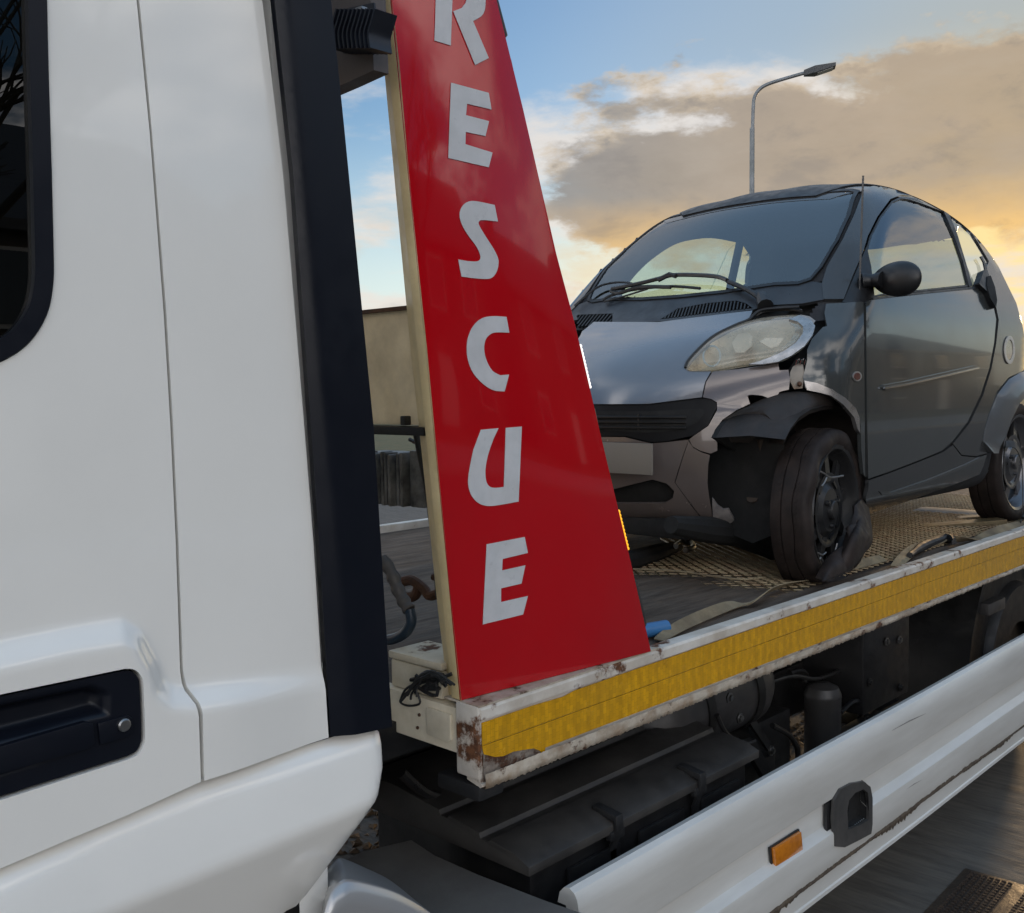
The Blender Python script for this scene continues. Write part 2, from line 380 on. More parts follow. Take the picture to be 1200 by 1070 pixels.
# ------------------------------------------------------------------ materials
WHITE = mat('cab_white', srgb(236, 234, 228), rough=.15, coat=1., col2=srgb(233, 231, 225), scale=3, dust=srgb(150, 142, 128), dustamt=.03, rvar=.05)
WHITE_DIRTY = mat('rail_white', srgb(214, 213, 208), rough=.34, coat=.3, col2=srgb(198, 196, 190), scale=4, stretch=(.3, 1, 2.2), dust=srgb(150, 140, 124), dustamt=.22, rvar=.04)
SATIN_BLACK = mat('fairing_black', (.0045, .006, .011), rough=.34, coat=.0, spec=.28, dust=(.05, .05, .055), dustamt=.03, rvar=.06)
RUBBER = mat('rubber', (.012, .012, .013), rough=.55, col2=(.02, .02, .02), dust=(.06, .055, .05), dustamt=.10)
PLASTIC = mat('black_plastic', (.008, .008, .009), rough=.42, col2=(.013, .013, .014), scale=12, dust=(.09, .08, .07), dustamt=.12, bump=.04, bscale=160)
CHASSIS = mat('chassis_black', (.006, .006, .0065), rough=.5, col2=(.010, .0095, .009), dust=(.08, .065, .05), dustamt=.10, bump=.06, bscale=60)
RED = mat('sign_red', (.44, .0008, .006), rough=.13, coat=.75, spec=.3, col2=(.41, .0008, .006), dust=(.22, .10, .08), dustamt=.05, scale=2.5, rvar=.05, bump=.05, bscale=2.2)
SILVER = mat('reflective_letter', srgb(200, 201, 203), rough=.35, col2=srgb(190, 192, 194), scale=20, dust=srgb(150, 140, 130), dustamt=.2)
CREAM = mat('cream_paint', srgb(240, 218, 168), rough=.45, col2=srgb(226, 204, 152), scale=14, dust=srgb(120, 100, 70), dustamt=.35, rust=(.16, .06, .02), rust_lo=.70, rust_hi=.74, rscale=9, bump=.04)
CREAM2 = mat('cream_paint_worn', srgb(226, 216, 194), rough=.5, col2=srgb(208, 196, 170), scale=8, dust=srgb(110, 95, 72), dustamt=.5, rust=(.16, .06, .02), rust_lo=.59, rust_hi=.64, rscale=8, bump=.05)
BEDWHITE = mat('bed_white', srgb(214, 208, 198), rough=.45, col2=srgb(196, 186, 172), scale=10, dust=srgb(120, 100, 80), dustamt=.5, rust=(.17, .065, .025), rust_lo=.56, rust_hi=.62, rscale=9, bump=.08)
BEDRUST = mat('bed_rusty', srgb(196, 186, 170), rough=.6, col2=srgb(160, 140, 118), scale=20, dust=srgb(90, 70, 50), dustamt=.6, rust=(.12, .045, .018), rust_lo=.56, rust_hi=.62, rscale=15, bump=.25, bscale=90)
DECK = mat('deck_boards', (.105, .074, .052), rough=.8, spec=.3, col2=(.042, .029, .020), scale=5, stretch=(1, 6, 1), lo=.35, hi=.65, dust=(.16, .13, .105), dustamt=.55, bump=.35, bscale=22)
STEEL = mat('galvanised', (.33, .33, .33), rough=.38, metal=1, col2=(.22, .21, .20), scale=18, rust=(.15, .06, .025), rust_lo=.66, rust_hi=.72)
MESHMAT = mat('expanded_metal', (.21, .165, .092), rough=.48, metal=.5, col2=(.15, .09, .045), scale=16, dust=(.12, .09, .06), dustamt=.5)
RUSTY = mat('rusty_iron', (.10, .045, .022), rough=.75, col2=(.05, .025, .015), scale=25, bump=.3)
WEB = mat('webbing', (.30, .235, .14), rough=.85, col2=(.18, .135, .08), scale=9, dust=(.05, .04, .03), dustamt=.5, bump=.3, bscale=220)
GREYPL = mat('grey_canister', (.035, .035, .037), rough=.45, col2=(.025, .025, .027), scale=8, dust=(.10, .085, .07), dustamt=.3)
AMBERP = mat('amber_lens', (.62, .20, .01), rough=.18, coat=.8, col2=(.50, .15, .008), scale=60, rvar=.02)
LED_W = mat('led_white', (.9, .9, .9), emit=((1, .93, .86), .36), rvar=0)
LED_A = mat('led_amber', (.9, .4, .02), emit=((1, .40, .02), .4), rvar=0)
GREYDECK = mat('mudguard_grey', (.13, .127, .12), rough=.6, col2=(.10, .095, .09), scale=6, dust=(.08, .07, .06), dustamt=.5, bump=.1, bscale=70)
BLUE = mat('blue_hose', (.03, .16, .38), rough=.4, dust=(.1, .1, .1), dustamt=.4)
PANE = glass('cab_window_glass', (.10, .12, .115), ior=1.55)
DARKIN = mat('cab_interior', (.015, .015, .016), rough=.7)
def tape_material():
    m = mat('yellow_reflective_tape', (.62, .40, .012), rough=.22, coat=.5); nt = m.node_tree; N = nt.nodes.new; L = nt.links.new
    b = nt.nodes['Principled BSDF']
    for l in list(b.inputs['Base Color'].links): nt.links.remove(l)
    tc = N('ShaderNodeTexCoord'); mp = N('ShaderNodeMapping'); L(tc.outputs['Object'], mp.inputs[0])
    mp.inputs['Rotation'].default_value = (math.pi/2, 0, math.pi/2)
    sp = N('ShaderNodeSeparateXYZ'); L(tc.outputs['Object'], sp.inputs[0]); cb = N('ShaderNodeCombineXYZ'); L(sp.outputs[2], cb.inputs[0]); L(sp.outputs[0], cb.inputs[1])
    br = N('ShaderNodeTexBrick'); L(cb.outputs[0], br.inputs['Vector']); br.inputs['Scale'].default_value = 25.; br.inputs['Mortar Size'].default_value = .012
    br.inputs['Brick Width'].default_value = .42; br.inputs['Row Height'].default_value = .30
    br.inputs['Color1'].default_value = (.70, .355, .003, 1); br.inputs['Color2'].default_value = (.55, .275, .003, 1); br.inputs['Mortar'].default_value = (.46, .23, .003, 1)
    nz = N('ShaderNodeTexNoise'); nz.inputs['Scale'].default_value = 5; nz.inputs['Detail'].default_value = 6; L(tc.outputs['Object'], nz.inputs['Vector'])
    mr = N('ShaderNodeMapRange'); L(nz.outputs[0], mr.inputs[0]); mr.inputs[1].default_value = .5; mr.inputs[2].default_value = .8; mr.inputs[4].default_value = .22
    mx = N('ShaderNodeMix'); mx.data_type = 'RGBA'; L(mr.outputs[0], mx.inputs[0]); L(br.outputs['Color'], mx.inputs[6]); mx.inputs[7].default_value = (.30, .18, .03, 1)
    m2 = N('ShaderNodeMapping'); L(tc.outputs['Object'], m2.inputs[0]); m2.inputs['Scale'].default_value = (26, 5, 5); n2 = N('ShaderNodeTexNoise'); n2.inputs['Scale'].default_value = 1.; n2.inputs['Detail'].default_value = 3; L(m2.outputs[0], n2.inputs['Vector'])
    r2 = N('ShaderNodeMapRange'); L(n2.outputs[0], r2.inputs[0]); r2.inputs[1].default_value = .35; r2.inputs[2].default_value = .7; r2.inputs[3].default_value = .97; r2.inputs[4].default_value = 1.03
    wv = N('ShaderNodeTexWave'); wv.inputs['Scale'].default_value = 8.; wv.inputs['Distortion'].default_value = 4.5; wv.inputs['Detail'].default_value = 2; wv.inputs['Detail Scale'].default_value = 2.5; L(tc.outputs['Object'], wv.inputs['Vector'])
    wr_ = N('ShaderNodeMapRange'); L(wv.outputs['Fac'], wr_.inputs[0]); wr_.inputs[3].default_value = .90; wr_.inputs[4].default_value = 1.08
    mu = N('ShaderNodeMath'); mu.operation = 'MULTIPLY'; L(r2.outputs[0], mu.inputs[0]); L(wr_.outputs[0], mu.inputs[1])
    vm = N('ShaderNodeVectorMath'); vm.operation = 'SCALE'; L(mx.outputs[2], vm.inputs[0]); L(mu.outputs[0], vm.inputs['Scale'])
    L(vm.outputs[0], b.inputs['Base Color'])
    bp = N('ShaderNodeBump'); bp.inputs['Strength'].default_value = .2; bp.inputs['Distance'].default_value = .002; L(br.outputs['Fac'], bp.inputs['Height']); L(bp.outputs[0], b.inputs['Normal'])
    return m
TAPE = tape_material()

# ------------------------------------------------------------------ the ground
ASPH = mat('brushed_concrete', (.105, .092, .076), rough=.75, col2=(.052, .045, .037), scale=4.5, stretch=(6, .8, 1), lo=.35, hi=.65, dust=(.11, .10, .088), dustamt=.4, bump=.35, bscale=20)
GRASSM = mat('verge', (.05, .06, .02), rough=.9, col2=(.09, .075, .03), scale=4, bump=.5)
KERBM = mat('kerb_stone', (.28, .27, .25), rough=.8, col2=(.2, .19, .18), scale=5, bump=.2)
def plane_obj(name, x0, x1, y0, y1, z, mt, kind='structure'):
    o = mk(name, [(x0, y0, z), (x1, y0, z), (x1, y1, z), (x0, y1, z)], [(0, 1, 2, 3)], mt); o['kind'] = kind; return o
plane_obj('ground', -900, 900, -900, 900, GZ-.02, GRASSM)
plane_obj('road', -80, 120, -7, 13.0, GZ, ASPH)
bm = bmesh.new(); box(bm, (-80, 13.0, GZ-.02), (120, 13.15, GZ+.12)); tag(obm('kerb', bm, KERBM, bevel=.02), kind='structure')
plane_obj('pavement', -80, 120, 13.15, 16, GZ+.115, KERBM)
bm = bmesh.new(); box(bm, (-80, -7.15, GZ-.02), (120, -7.0, GZ+.12)); tag(obm('kerb', bm, KERBM, bevel=.02), kind='structure')
plane_obj('pavement', -80, 120, -10, -7.15, GZ+.115, KERBM)

# ------------------------------------------------------------------ the rescue truck
T = thing('rescue_truck', 'white recovery truck with tall red RESCUE fin and yellow striped flatbed', 'truck', (1.0, 1.42, GZ))
YC = 1.42
def XZ(pts, Y=YC): return np.array([onY(a, b, Y)[[0, 2]] for a, b in pts])
def sstep(x): x = np.clip(x, 0, 1); return x*x*(3-2*x)
# --- door
door_px = [(175, 0), (188, 150), (203, 370), (210, 500), (216, 640), (221, 790), (224, 812), (231, 826), (233, 840), (235.5, 916), (150, 955), (80, 984), (0, 1018), (-120, 1085)]
DO = XZ(door_px)
DO = np.vstack([[[DO[0][0]-.035, 2.75]], DO, [[-.45, .98], [-.45, 2.75]]])
win_px = [(68, -40), (69, 60), (72, 200)]+[tuple(p) for p in spline([(73.5, 285), (73, 330), (65, 368), (45, 400), (18, 420), (-10, 431)], 5)]+[(-40, 440)]
WN = XZ(win_px); WN = np.vstack([[[WN[0][0]-.01, 2.62]], WN, [[-.30, WN[-1][1]-.02], [-.30, 2.62]]])
hand_px = [(-60, 829), (0, 814), (140, 785)]+[tuple(p) for p in spline([(148, 783.5), (158, 785), (165, 792), (168, 804), (170, 860), (168, 874), (162, 884), (150, 890)], 4)]+[(0, 938), (-60, 958)]
HD = XZ(hand_px)
ridge_px = [(-300, 810), (-60, 783), (0, 770), (88, 751), (149, 741), (168, 752), (184, 782), (193, 808), (206, 818), (236, 819), (500, 780)]
RG = XZ(ridge_px); RGP = np.vstack([RG, [[3, .3], [-2, .3]]])
def door_disp(P, fade=False):
    sd = dpoly(P, RG, closed=False)*np.where(inpoly(P, RGP), 1, -1)
    return .026*sstep((sd+.022)/.044)
def cdt2(outline, holes, step, fine, dfun, dmax):
    """coarse grid plus a fine grid where dfun < dmax"""
    loops = [resample(outline, fine*1.5)]+[resample(h, fine*1.5) for h in holes]; pts = np.concatenate(loops); edges = []; k = 0
    for l in loops: edges += [(k+i, k+(i+1) % len(l)) for i in range(len(l))]; k += len(l)
    lo, hi = loops[0].min(0), loops[0].max(0)
    def grid(s): return np.array([(x, y) for y in np.arange(lo[1]+s/2, hi[1], s) for x in np.arange(lo[0]+s/2, hi[0], s)])
    A = grid(step); B = grid(fine); A = A[dfun(A) >= dmax]; B = B[dfun(B) < dmax]; G = np.concatenate([A, B])
    ok = inpoly(G, loops[0])
    for h in loops[1:]: ok &= ~inpoly(G, h)
    G = G[ok]
    for l in loops: G = G[dpoly(G, l) > fine*.5]
    allp = np.concatenate([pts, G])
    v, e, f, *_ = delaunay_2d_cdt([Vector((float(a), float(b))) for a, b in allp], edges, [], 0, 1e-7, True)
    V = np.array([(q.x, q.y) for q in v]); T_ = np.array([t for t in f if len(t) == 3], int); C = V[T_].mean(1); ok = inpoly(C, loops[0])
    for h in loops[1:]: ok &= ~inpoly(C, h)
    return V, T_[ok & fat(V, T_)]
V, Tt = cdt2(DO, [WN, HD], .05, .007, lambda P: np.minimum(dpoly(P, RG, False), 9), .035)
def cab_y(P): return YC+.015*np.maximum(P[:, 1]-1.4, 0)**2
V3 = np.stack([V[:, 0], cab_y(V)-door_disp(V)+.026, V[:, 1]], 1)
door = panel('cab_door', V3, Tt, WHITE, T, th=.022, flip_to=(0, -1, 0))
# window: rubber seal and pane
WI = inset(WN, .027)
V, Tt = cdt(inset(WN, .002), .05, holes=[WI]); V3 = np.stack([V[:, 0], cab_y(V)+.022, V[:, 1]], 1)
win = panel('window', V3, Tt, SATIN_BLACK, door, th=.02, flip_to=(0, -1, 0))
V, Tt = cdt(inset(WN, .023), .12); V3 = np.stack([V[:, 0], cab_y(V)+.034, V[:, 1]], 1)
panel('pane', V3, Tt, PANE, win, th=0, flip_to=(0, -1, 0))
# handle bowl
bm = bmesh.new(); yb = YC+.004
HI = inset(HD, .004)
V, Tt = cdt(HI, .02)
hb_top = XZ([(-80, 845), (0, 828), (110, 805), (128, 812), (128, 838), (110, 842), (0, 872), (-80, 893)]); hb_low = XZ([(-80, 905), (0, 888), (82, 863), (70, 884), (0, 908), (-80, 930)])
sd1 = dpoly(V, hb_top)*np.where(inpoly(V, hb_top), 1, -1); sd2 = dpoly(V, hb_low)*np.where(inpoly(V, hb_low), 1, -1)
V, Tt = cdt2(HI, [], .02, .005, lambda P: np.minimum(dpoly(P, hb_top), dpoly(P, hb_low)), .02)
sd1 = dpoly(V, hb_top)*np.where(inpoly(V, hb_top), 1, -1); sd2 = dpoly(V, hb_low)*np.where(inpoly(V, hb_low), 1, -1)
V3 = np.stack([V[:, 0], yb+.03*sstep((sd1+.002)/.014)+.02*sstep((sd2+.002)/.012), V[:, 1]], 1)
handle = panel('door_handle', V3, Tt, SATIN_BLACK, door, th=.03, flip_to=(0, -1, 0))
lev = [onY(a, b, YC-.004) for a, b in [(-80, 901), (0, 875), (100, 846), (110, 848), (112, 872), (104, 878), (0, 908), (-80, 930)]]
bm = bmesh.new(); prism(bm, lev, (0, .022, 0)); obm('lever', bm, SATIN_BLACK, door, bevel=.003)
blk = [onY(a, b, YC-.001) for a, b in [(115, 848), (150, 838), (156, 842), (156, 858), (150, 864), (118, 873)]]
bm = bmesh.new(); prism(bm, blk, (0, .01, 0)); obm('lock_block', bm, SATIN_BLACK, door, bevel=.002)
bm = bmesh.new(); c = onY(145.5, 849.5, YC-.003); lathe(bm, [(.0001, -.004), (.0075, -.004), (.0095, -.002), (.0095, .004)], c, (0, 1, 0), 20); box(bm, c+np.array([-.001, -.0045, -.006]), c+np.array([.001, -.0035, .006]))
obm('lock', bm, STEEL, door)
# --- rear pillar panel
pil_px = [(178.5, 0), (191, 150), (206.5, 370), (213.5, 500), (219.5, 640), (224.5, 788), (228, 808), (236, 824), (238, 838), (239.5, 915), (392, 867), (378, 640), (360, 400), (345, 200), (324, 0)]
PP = XZ(pil_px); PP = np.vstack([PP, [[PP[-1][0]-.05, 2.75], [PP[0][0]-.035, 2.75]]])
V, Tt = cdt2(PP, [], .05, .008, lambda P: dpoly(P, RG, False), .04)
x0, x1 = XZ([(240, 818)])[0][0], XZ([(372, 790)])[0][0]
fade = sstep((x1+.02-V[:, 0])/(x1-x0)*1.0)
edge = np.exp(-((XZ([(385, 700)])[0][0]-V[:, 0])/.03)**2)*0
V3 = np.stack([V[:, 0], cab_y(V)+.026-door_disp(V)*(.35+.65*fade), V[:, 1]], 1)
panel('rear_pillar', V3, Tt, WHITE, T, th=.02, flip_to=(0, -1, 0))
# --- black air deflector
df_px = [(323.5, -40), (326, 0), (347, 200), (362, 400), (380, 640), (394.5, 866), (461.5, 852.5), (440, 500), (405.5, 150), (390, 0), (386, -40)]
DF = XZ(df_px); DF[0] = [DF[0][0]-.04, 2.75]; DF[-1] = [DF[-1][0]-.05, 2.75]
V, Tt = cdt(DF, .012); cx0 = np.interp(V[:, 1], [1.08, 2.75], [1.06, .93]); t = (V[:, 0]-cx0)/.13
V3 = np.stack([V[:, 0], YC+.002+.004*np.clip(t, 0, 1)**2+.05*np.clip(.10-t, 0, 1)+.04*np.clip(t-.95, 0, 1), V[:, 1]], 1)
panel('air_deflector', V3, Tt, SATIN_BLACK, T, th=.028, flip_to=(0, -1, 0))
# --- lower cab skirt
sk_px = [(-140, 1092), (-60, 1050), (0, 1023), (60, 997), (80, 989), (150, 958), (240, 921), (330, 893), (395, 872), (440, 857), (453, 853.5), (455.5, 862), (452, 900), (440, 942), (378, 1072), (340, 1150)]
SK = XZ(sk_px); SK = np.vstack([SK, [[SK[-1][0]-.1, .45], [-.45, .45]]])
cr = XZ([(-300, 1150), (110, 1070), (263, 1008), (452, 929), (600, 870)])
topl = XZ(sk_px[:11])
V, Tt = cdt2(SK, [], .05, .012, lambda P: np.minimum(dpoly(P, cr, False), dpoly(P, topl, False)), .06)
below = inpoly(V, np.vstack([cr, [[4, -1], [-4, -1]]])); dc = dpoly(V, cr, False); dt = dpoly(V, topl, False)
de = dpoly(V, XZ([(453, 853), (455.5, 862), (452, 900), (440, 942), (378, 1072), (340, 1150)]), False)
Yv = YC-.012+np.where(below, .40*np.sqrt(dc*dc+.00003)-.002, .22*np.sqrt(dc*dc+.00003)-.0011)+.022*np.exp(-dt/.012)+.012*np.exp(-de/.008)
panel('lower_skirt', np.stack([V[:, 0], Yv, V[:, 1]], 1), Tt, WHITE, T, th=.03, flip_to=(0, -1, 0))
# --- cab carcass behind the panels
bm = bmesh.new()
box(bm, (-1.3, YC+.075, .55), (1.06, YC+.10, 1.70)); box(bm, (.62, YC+.075, 1.70), (.90, YC+.10, 2.75)); box(bm, (-1.3, YC+.04, 2.69), (1.06, 3.75, 2.9))
box(bm, (.98, YC+.06, .75), (1.05, 3.75, 2.69)); box(bm, (-1.3, 3.70, .55), (1.04, 3.75, 2.69)); box(bm, (-1.3, YC+.11, .55), (.97, 3.69, .62))
obm('cab_shell', bm, WHITE, T, bevel=.01)
bm = bmesh.new(); box(bm, (.90, YC+.105, 1.0), (.975, 3.69, 2.68)); box(bm, (-1.3, 3.62, .9), (.89, 3.69, 2.0)); box(bm, (.25, YC+.3, .7), (.72, YC+.85, 1.35)); box(bm, (.55, YC+.3, 1.36), (.80, YC+.85, 2.05)); box(bm, (.62, YC+.45, 2.07), (.78, YC+.72, 2.28))
obm('cab_seat', bm, DARKIN, T, bevel=.04, bseg=3)
bm = bmesh.new(); box(bm, (-.4, YC+.06, .60), (.985, YC+.073, 1.15)); box(bm, (.70, YC+.06, 1.14), (.83, YC+.073, 2.7)); box(bm, (.9, YC+.05, 1.07), (1.13, YC+.07, 1.16)); obm('inner_sill', bm, CHASSIS, T)
# --- wheel arch moulding behind the skirt, and dusty mudguard top
ridge = spline([onY(a, b, 1.40) for a, b in [(376, 1085), (386, 1052), (398, 1038), (412, 1035), (440, 1040), (468, 1049), (500, 1067), (530, 1092), (560, 1130)]], 5)
topk = spline([onY(a, b, 1.52) for a, b in [(384, 1040), (392, 1022), (402, 1011), (410, 1010), (436, 1021), (464, 1035), (492, 1058), (522, 1085), (552, 1124)]], 5)
rows = []
n = len(ridge)
for s_ in np.linspace(0, 1, 9):
    a_ = s_*math.pi/2; rows.append(ridge+(topk-ridge)*np.array([math.sin(a_)])[0]*1.0+np.array([0, 0, .0])+(1-math.cos(a_))*np.array([0, .02, .0]))
low = ridge+np.array([0, .0, 0]); low2 = ridge.copy(); low2[:, 2] -= .04; low2[:, 1] -= .004; low3 = ridge.copy(); low3[:, 2] -= .25; low3[:, 1] += .03
rows = [low3, low2]+rows
inn = topk.copy(); inn[:, 2] -= .05; inn[:, 1] += .01; rows.append(inn)
VV = np.concatenate(rows); FF = [(i*n+j, i*n+j+1, (i+1)*n+j+1, (i+1)*n+j) for i in range(len(rows)-1) for j in range(n-1)]
mk('wheel_arch', VV, FF, mat('silver_arch', (.42, .42, .42), rough=.3, metal=.45, coat=.4, rvar=.02), T, smooth=True)
md = [onZ(a, b, .60) for a, b in [(395, 1012), (425, 998), (482, 984.5), (510, 1003), (560, 1025), (640, 1056), (690, 1073)]]
nr = [onZ(a, b, .58) for a, b in [(382, 1060), (412, 1040), (470, 1062), (500, 1085), (560, 1105), (640, 1120), (690, 1130)]]
rows = [np.array(nr)-np.array([0, 0, .25]), np.array(nr), np.array(nr)*.5+np.array(md)*.5+np.array([0, 0, .004]), np.array(md), np.array(md)-np.array([0, -.01, .2])]
n = len(md); VV = np.concatenate(rows); FF = [(i*n+j, i*n+j+1, (i+1)*n+j+1, (i+1)*n+j) for i in range(len(rows)-1) for j in range(n-1)]
mk('mudguard', VV, FF, GREYDECK, T, smooth=True, angle=50)
# front wheel under the cab
bm = bmesh.new(); lathe(bm, [(.2, 0), (.44, .0), (.47, .03), (.47, .25), (.44, .28), (.2, .28)], (.55, 1.62, GZ+.47), (0, 1, 0), 40)
fw = obm('front_wheel', bm, RUBBER, T); bm = bmesh.new(); lathe(bm, [(.001, .06), (.1, .05), (.12, .1), (.2, .1), (.25, .01), (.27, .02), (.27, .26)], (.55, 1.62, GZ+.47), (0, 1, 0), 32); obm('rim', bm, STEEL, fw)

# --- flatbed
XB, YB, ZB = 1.437, 1.487, 1.025     # front, near edge, deck height
XE, YF = 7.4, 3.83
bed = mk('bed_deck', [(XB+.03, YB+.05, ZB), (XE, YB+.05, ZB), (XE, YF-.05, ZB), (XB+.03, YF-.05, ZB), (XB+.03, YB+.05, ZB-.04), (XE, YB+.05, ZB-.04), (XE, YF-.05, ZB-.04), (XB+.03, YF-.05, ZB-.04)],
         [(0, 1, 2, 3), (7, 6, 5, 4), (0, 4, 5, 1), (1, 5, 6, 2), (2, 6, 7, 3), (3, 7, 4, 0)], DECK, T)
bm = bmesh.new(); pr = [(YB, .876), (YB-.005, .879), (YB-.005, .884), (YB+.004, .886), (YB+.004, 1.016), (YB-.006, 1.020), (YB-.006, 1.040), (YB-.002, 1.046), (YB+.036, 1.046), (YB+.040, 1.041), (YB+.040, .885)]
prism(bm, [(XB, y, z) for y, z in pr], (XE-XB, 0, 0))
edge = obm('edge_rail', bm, BEDWHITE, T, angle=25)
# lower lip: ragged and rusty
nn = 1300; xs = np.linspace(XB+.006, XE, nn); rg_ = RNG.normal(0, 1, nn); rg_ = .0016*rg_
VV = []; FF = []
for i, x in enumerate(xs):
    z0 = .874+rg_[i]; zt = .905-.0065*min(max(x-1.6, 0), 3.1); VV += [(x, YB-.0085, zt+.3*rg_[(i*7) % nn]), (x, YB-.010+rg_[(i*3) % nn]*.4, (z0+zt)/2), (x, YB-.009, z0), (x, YB+.03, z0+.002)]
for i in range(nn-1):
    for k in range(3): FF.append((4*i+k, 4*i+4+k, 4*i+5+k, 4*i+1+k))
mk('bottom_flange', VV, FF, BEDRUST, edge, smooth=True)
# yellow tape: two runs; lower run torn off at the front corner
def tape(name, pts):
    V, Tt = cdt(np.array(pts), .05, estep=.02); ym = YB+.002+.0006*np.sin(V[:, 0]*9)*np.cos(V[:, 1]*40); panel(name, np.stack([V[:, 0], ym-.003, V[:, 1]], 1), Tt, TAPE, edge, th=.002, flip_to=(0, -1, 0))
def bx(px, py): p = onY(px, py, YB); return (p[0], p[2])
tear = [bx(a, b) for a, b in [(567, 884), (580, 887), (590, 886), (601, 881), (612, 879), (625, 877), (633, 880), (637, 888)]]
xt = XB+.006
tape('yellow_tape', [(xt, .9645), (tear[-1][0], .9645), (3.2, .9645), (XE, .9645), (XE, 1.0145), (2.2, 1.0145), (1.74, 1.0135), (1.70, 1.0085), (1.60, 1.012), (xt, 1.012)])
tape('yellow_tape', [(xt, .963)]+[(x, z) for x, z in tear]+[(tear[-1][0]+.006, .908), (4.7, .888), (XE, .886), (XE, .963)])
# rusty bare metal under the torn tape
VVb = [bx(a, b) for a, b in [(567, 882), (585, 884), (601, 878), (633, 874), (638, 892), (600, 908), (567, 923)]]
V, Tt = cdt(np.array(VVb), .012); panel('bare_metal', np.stack([V[:, 0], YB+.001+RNG.normal(0, .0006, len(V)), V[:, 1]], 1), Tt, mat('bare_rusted', (.15, .115, .09), rough=.7, col2=(.28, .24, .20), scale=30, rust=(.10, .04, .018), rust_lo=.47, rust_hi=.56, rscale=26, bump=.4, bscale=120), edge, th=.002, flip_to=(0, -1, 0))
# far edge
bm = bmesh.new(); box(bm, (XB, YF-.045, .885), (XE, YF, 1.06)); obm('edge_rail', bm, BEDWHITE, T, bevel=.006)
# front cross member with corner post, welded plate and lip
bm = bmesh.new(); box(bm, (XB-.004, YB+.05, .935), (XB+.028, YF-.05, 1.032)); fb = obm('front_beam', bm, CREAM2, T, bevel=.004)
bm = bmesh.new(); box(bm, (XB-.010, YB-.005, .895), (XB+.003, YB+.062, 1.049)); obm('corner_post', bm, BEDWHITE, T, bevel=.006)
bm = bmesh.new(); pl = [onX(a, b, XB-.011) for a, b in [(500, 829), (527, 838), (528, 868), (524, 870), (500, 860), (499, 832)]]; prism(bm, pl, (.008, 0, 0)); obm('welded_plate', bm, CREAM2, fb, bevel=.0015)
for a, b in ((547, 855), (491, 838), (489, 853)):
    bm = bmesh.new(); c = onX(a, b, XB-.012 if a > 530 else XB-.006); lathe(bm, [(.0001, -.001), (.0035, -.001), (.0045, .006)], c, (1, 0, 0), 10); obm('bolt', bm, RUSTY, fb)
# rubber buffer under the corner
bm = bmesh.new(); box(bm, (XB-.005, YB+.0, .845), (XB+.07, YB+.13, .879)); obm('rubber_buffer', bm, RUBBER, T, bevel=.008)
# welded base flange of the fin on the deck edge
bm = bmesh.new(); prism(bm, [(XB-.006, YB-.004, 1.0465), (2.06, YB-.004, 1.0465), (2.04, YB+.03, 1.0465), (XB-.006, YB+.10, 1.0465)], (0, 0, .004)); obm('fin_base', bm, BEDRUST, T)
# --- the red RESCUE fin
SA = onZ(540, 822, 1.050); SB = onZ(763, 764, 1.050); sd_ = (SB-SA); SN = np.array([-sd_[1], sd_[0], 0.]); SN /= np.linalg.norm(SN)   # away from the camera
if SN[1] < 0: SN = -SN
def sg(px, py, off=0.): return onP(px, py, SA-SN*off, SN)
STOP = 2.74
def up(a, b):                                           # carry an edge on to the fin's top
    p, q = sg(*a), sg(*b); return p+(q-p)*((STOP-p[2])/(q[2]-p[2]))
fl, fr_ = up((540, 822), (458.5, 0)), up((652, 297), (582, 0))
outl = [sg(540, 821), sg(763, 763.5), sg(739, 657), sg(703, 505), sg(674, 380), sg(652, 297), sg(613.5, 129), sg(582, 0), fr_, fl, sg(458.5, 0), sg(500, 410)]
bm = bmesh.new(); prism(bm, outl, SN*.004)
fin = obm('rescue_fin', bm, RED, T, angle=30, bevel=.0012)
# pale sheet edge that shows round the red face
bm = bmesh.new(); big = [p for p in outl]; prism(bm, [np.array(p)+SN*.0045+(np.array([.003, 0, 0]) if 1 <= i <= 8 else 0) for i, p in enumerate(big)], SN*.028); obm('fin_frame', bm, CREAM, fin, angle=30, bevel=.001)
# cream front post
fpx = [(441, -2), (448, 60), (463, 220), (480, 400), (497, 560), (513, 715), (525.5, 817), (540.5, 824), (526, 680), (513, 550), (500, 410), (481, 230), (458.5, 0)]
def fx(px, py):                                          # on the leaning front edge plane of the fin
    e0, e1 = outl[0], fl; dd = e1-e0; nrm_ = np.cross(dd, SN*1.0+np.array([.35, 0, 0])); nrm_ /= np.linalg.norm(nrm_); return onP(px, py, e0, nrm_)
pp = [fx(*p) for p in fpx]
k = 6
left = pp[:7]; right = [fx(*p) for p in [(458.5, 0), (467, 70), (481, 230), (500, 410), (513, 550), (526, 682), (540.5, 824)]]
def ext(l): d = l[0]-l[1]; return [l[0]+d*((STOP-l[0][2])/d[2])]+l
left = ext(left); right = ext(right)
bm = bmesh.new(); A_ = [bm.verts.new(tuple(p)) for p in left]; B_ = [bm.verts.new(tuple(p+np.array([0, -.0015, 0]))) for p in right]
C_ = [bm.verts.new(tuple(p+np.array([.05, .004, 0]))) for p in left]; D_ = [bm.verts.new(tuple(p+np.array([.03, .034, 0]))) for p in right]
for i in range(len(A_)-1):
    for u_, v_ in ((A_, B_), (B_, D_), (D_, C_), (C_, A_)): bm.faces.new((u_[i], v_[i], v_[i+1], u_[i+1]))
bm.faces.new((A_[0], B_[0], D_[0], C_[0])); bm.faces.new((A_[-1], C_[-1], D_[-1], B_[-1]))
obm('front_post', bm, CREAM, T, angle=30, bevel=.002)
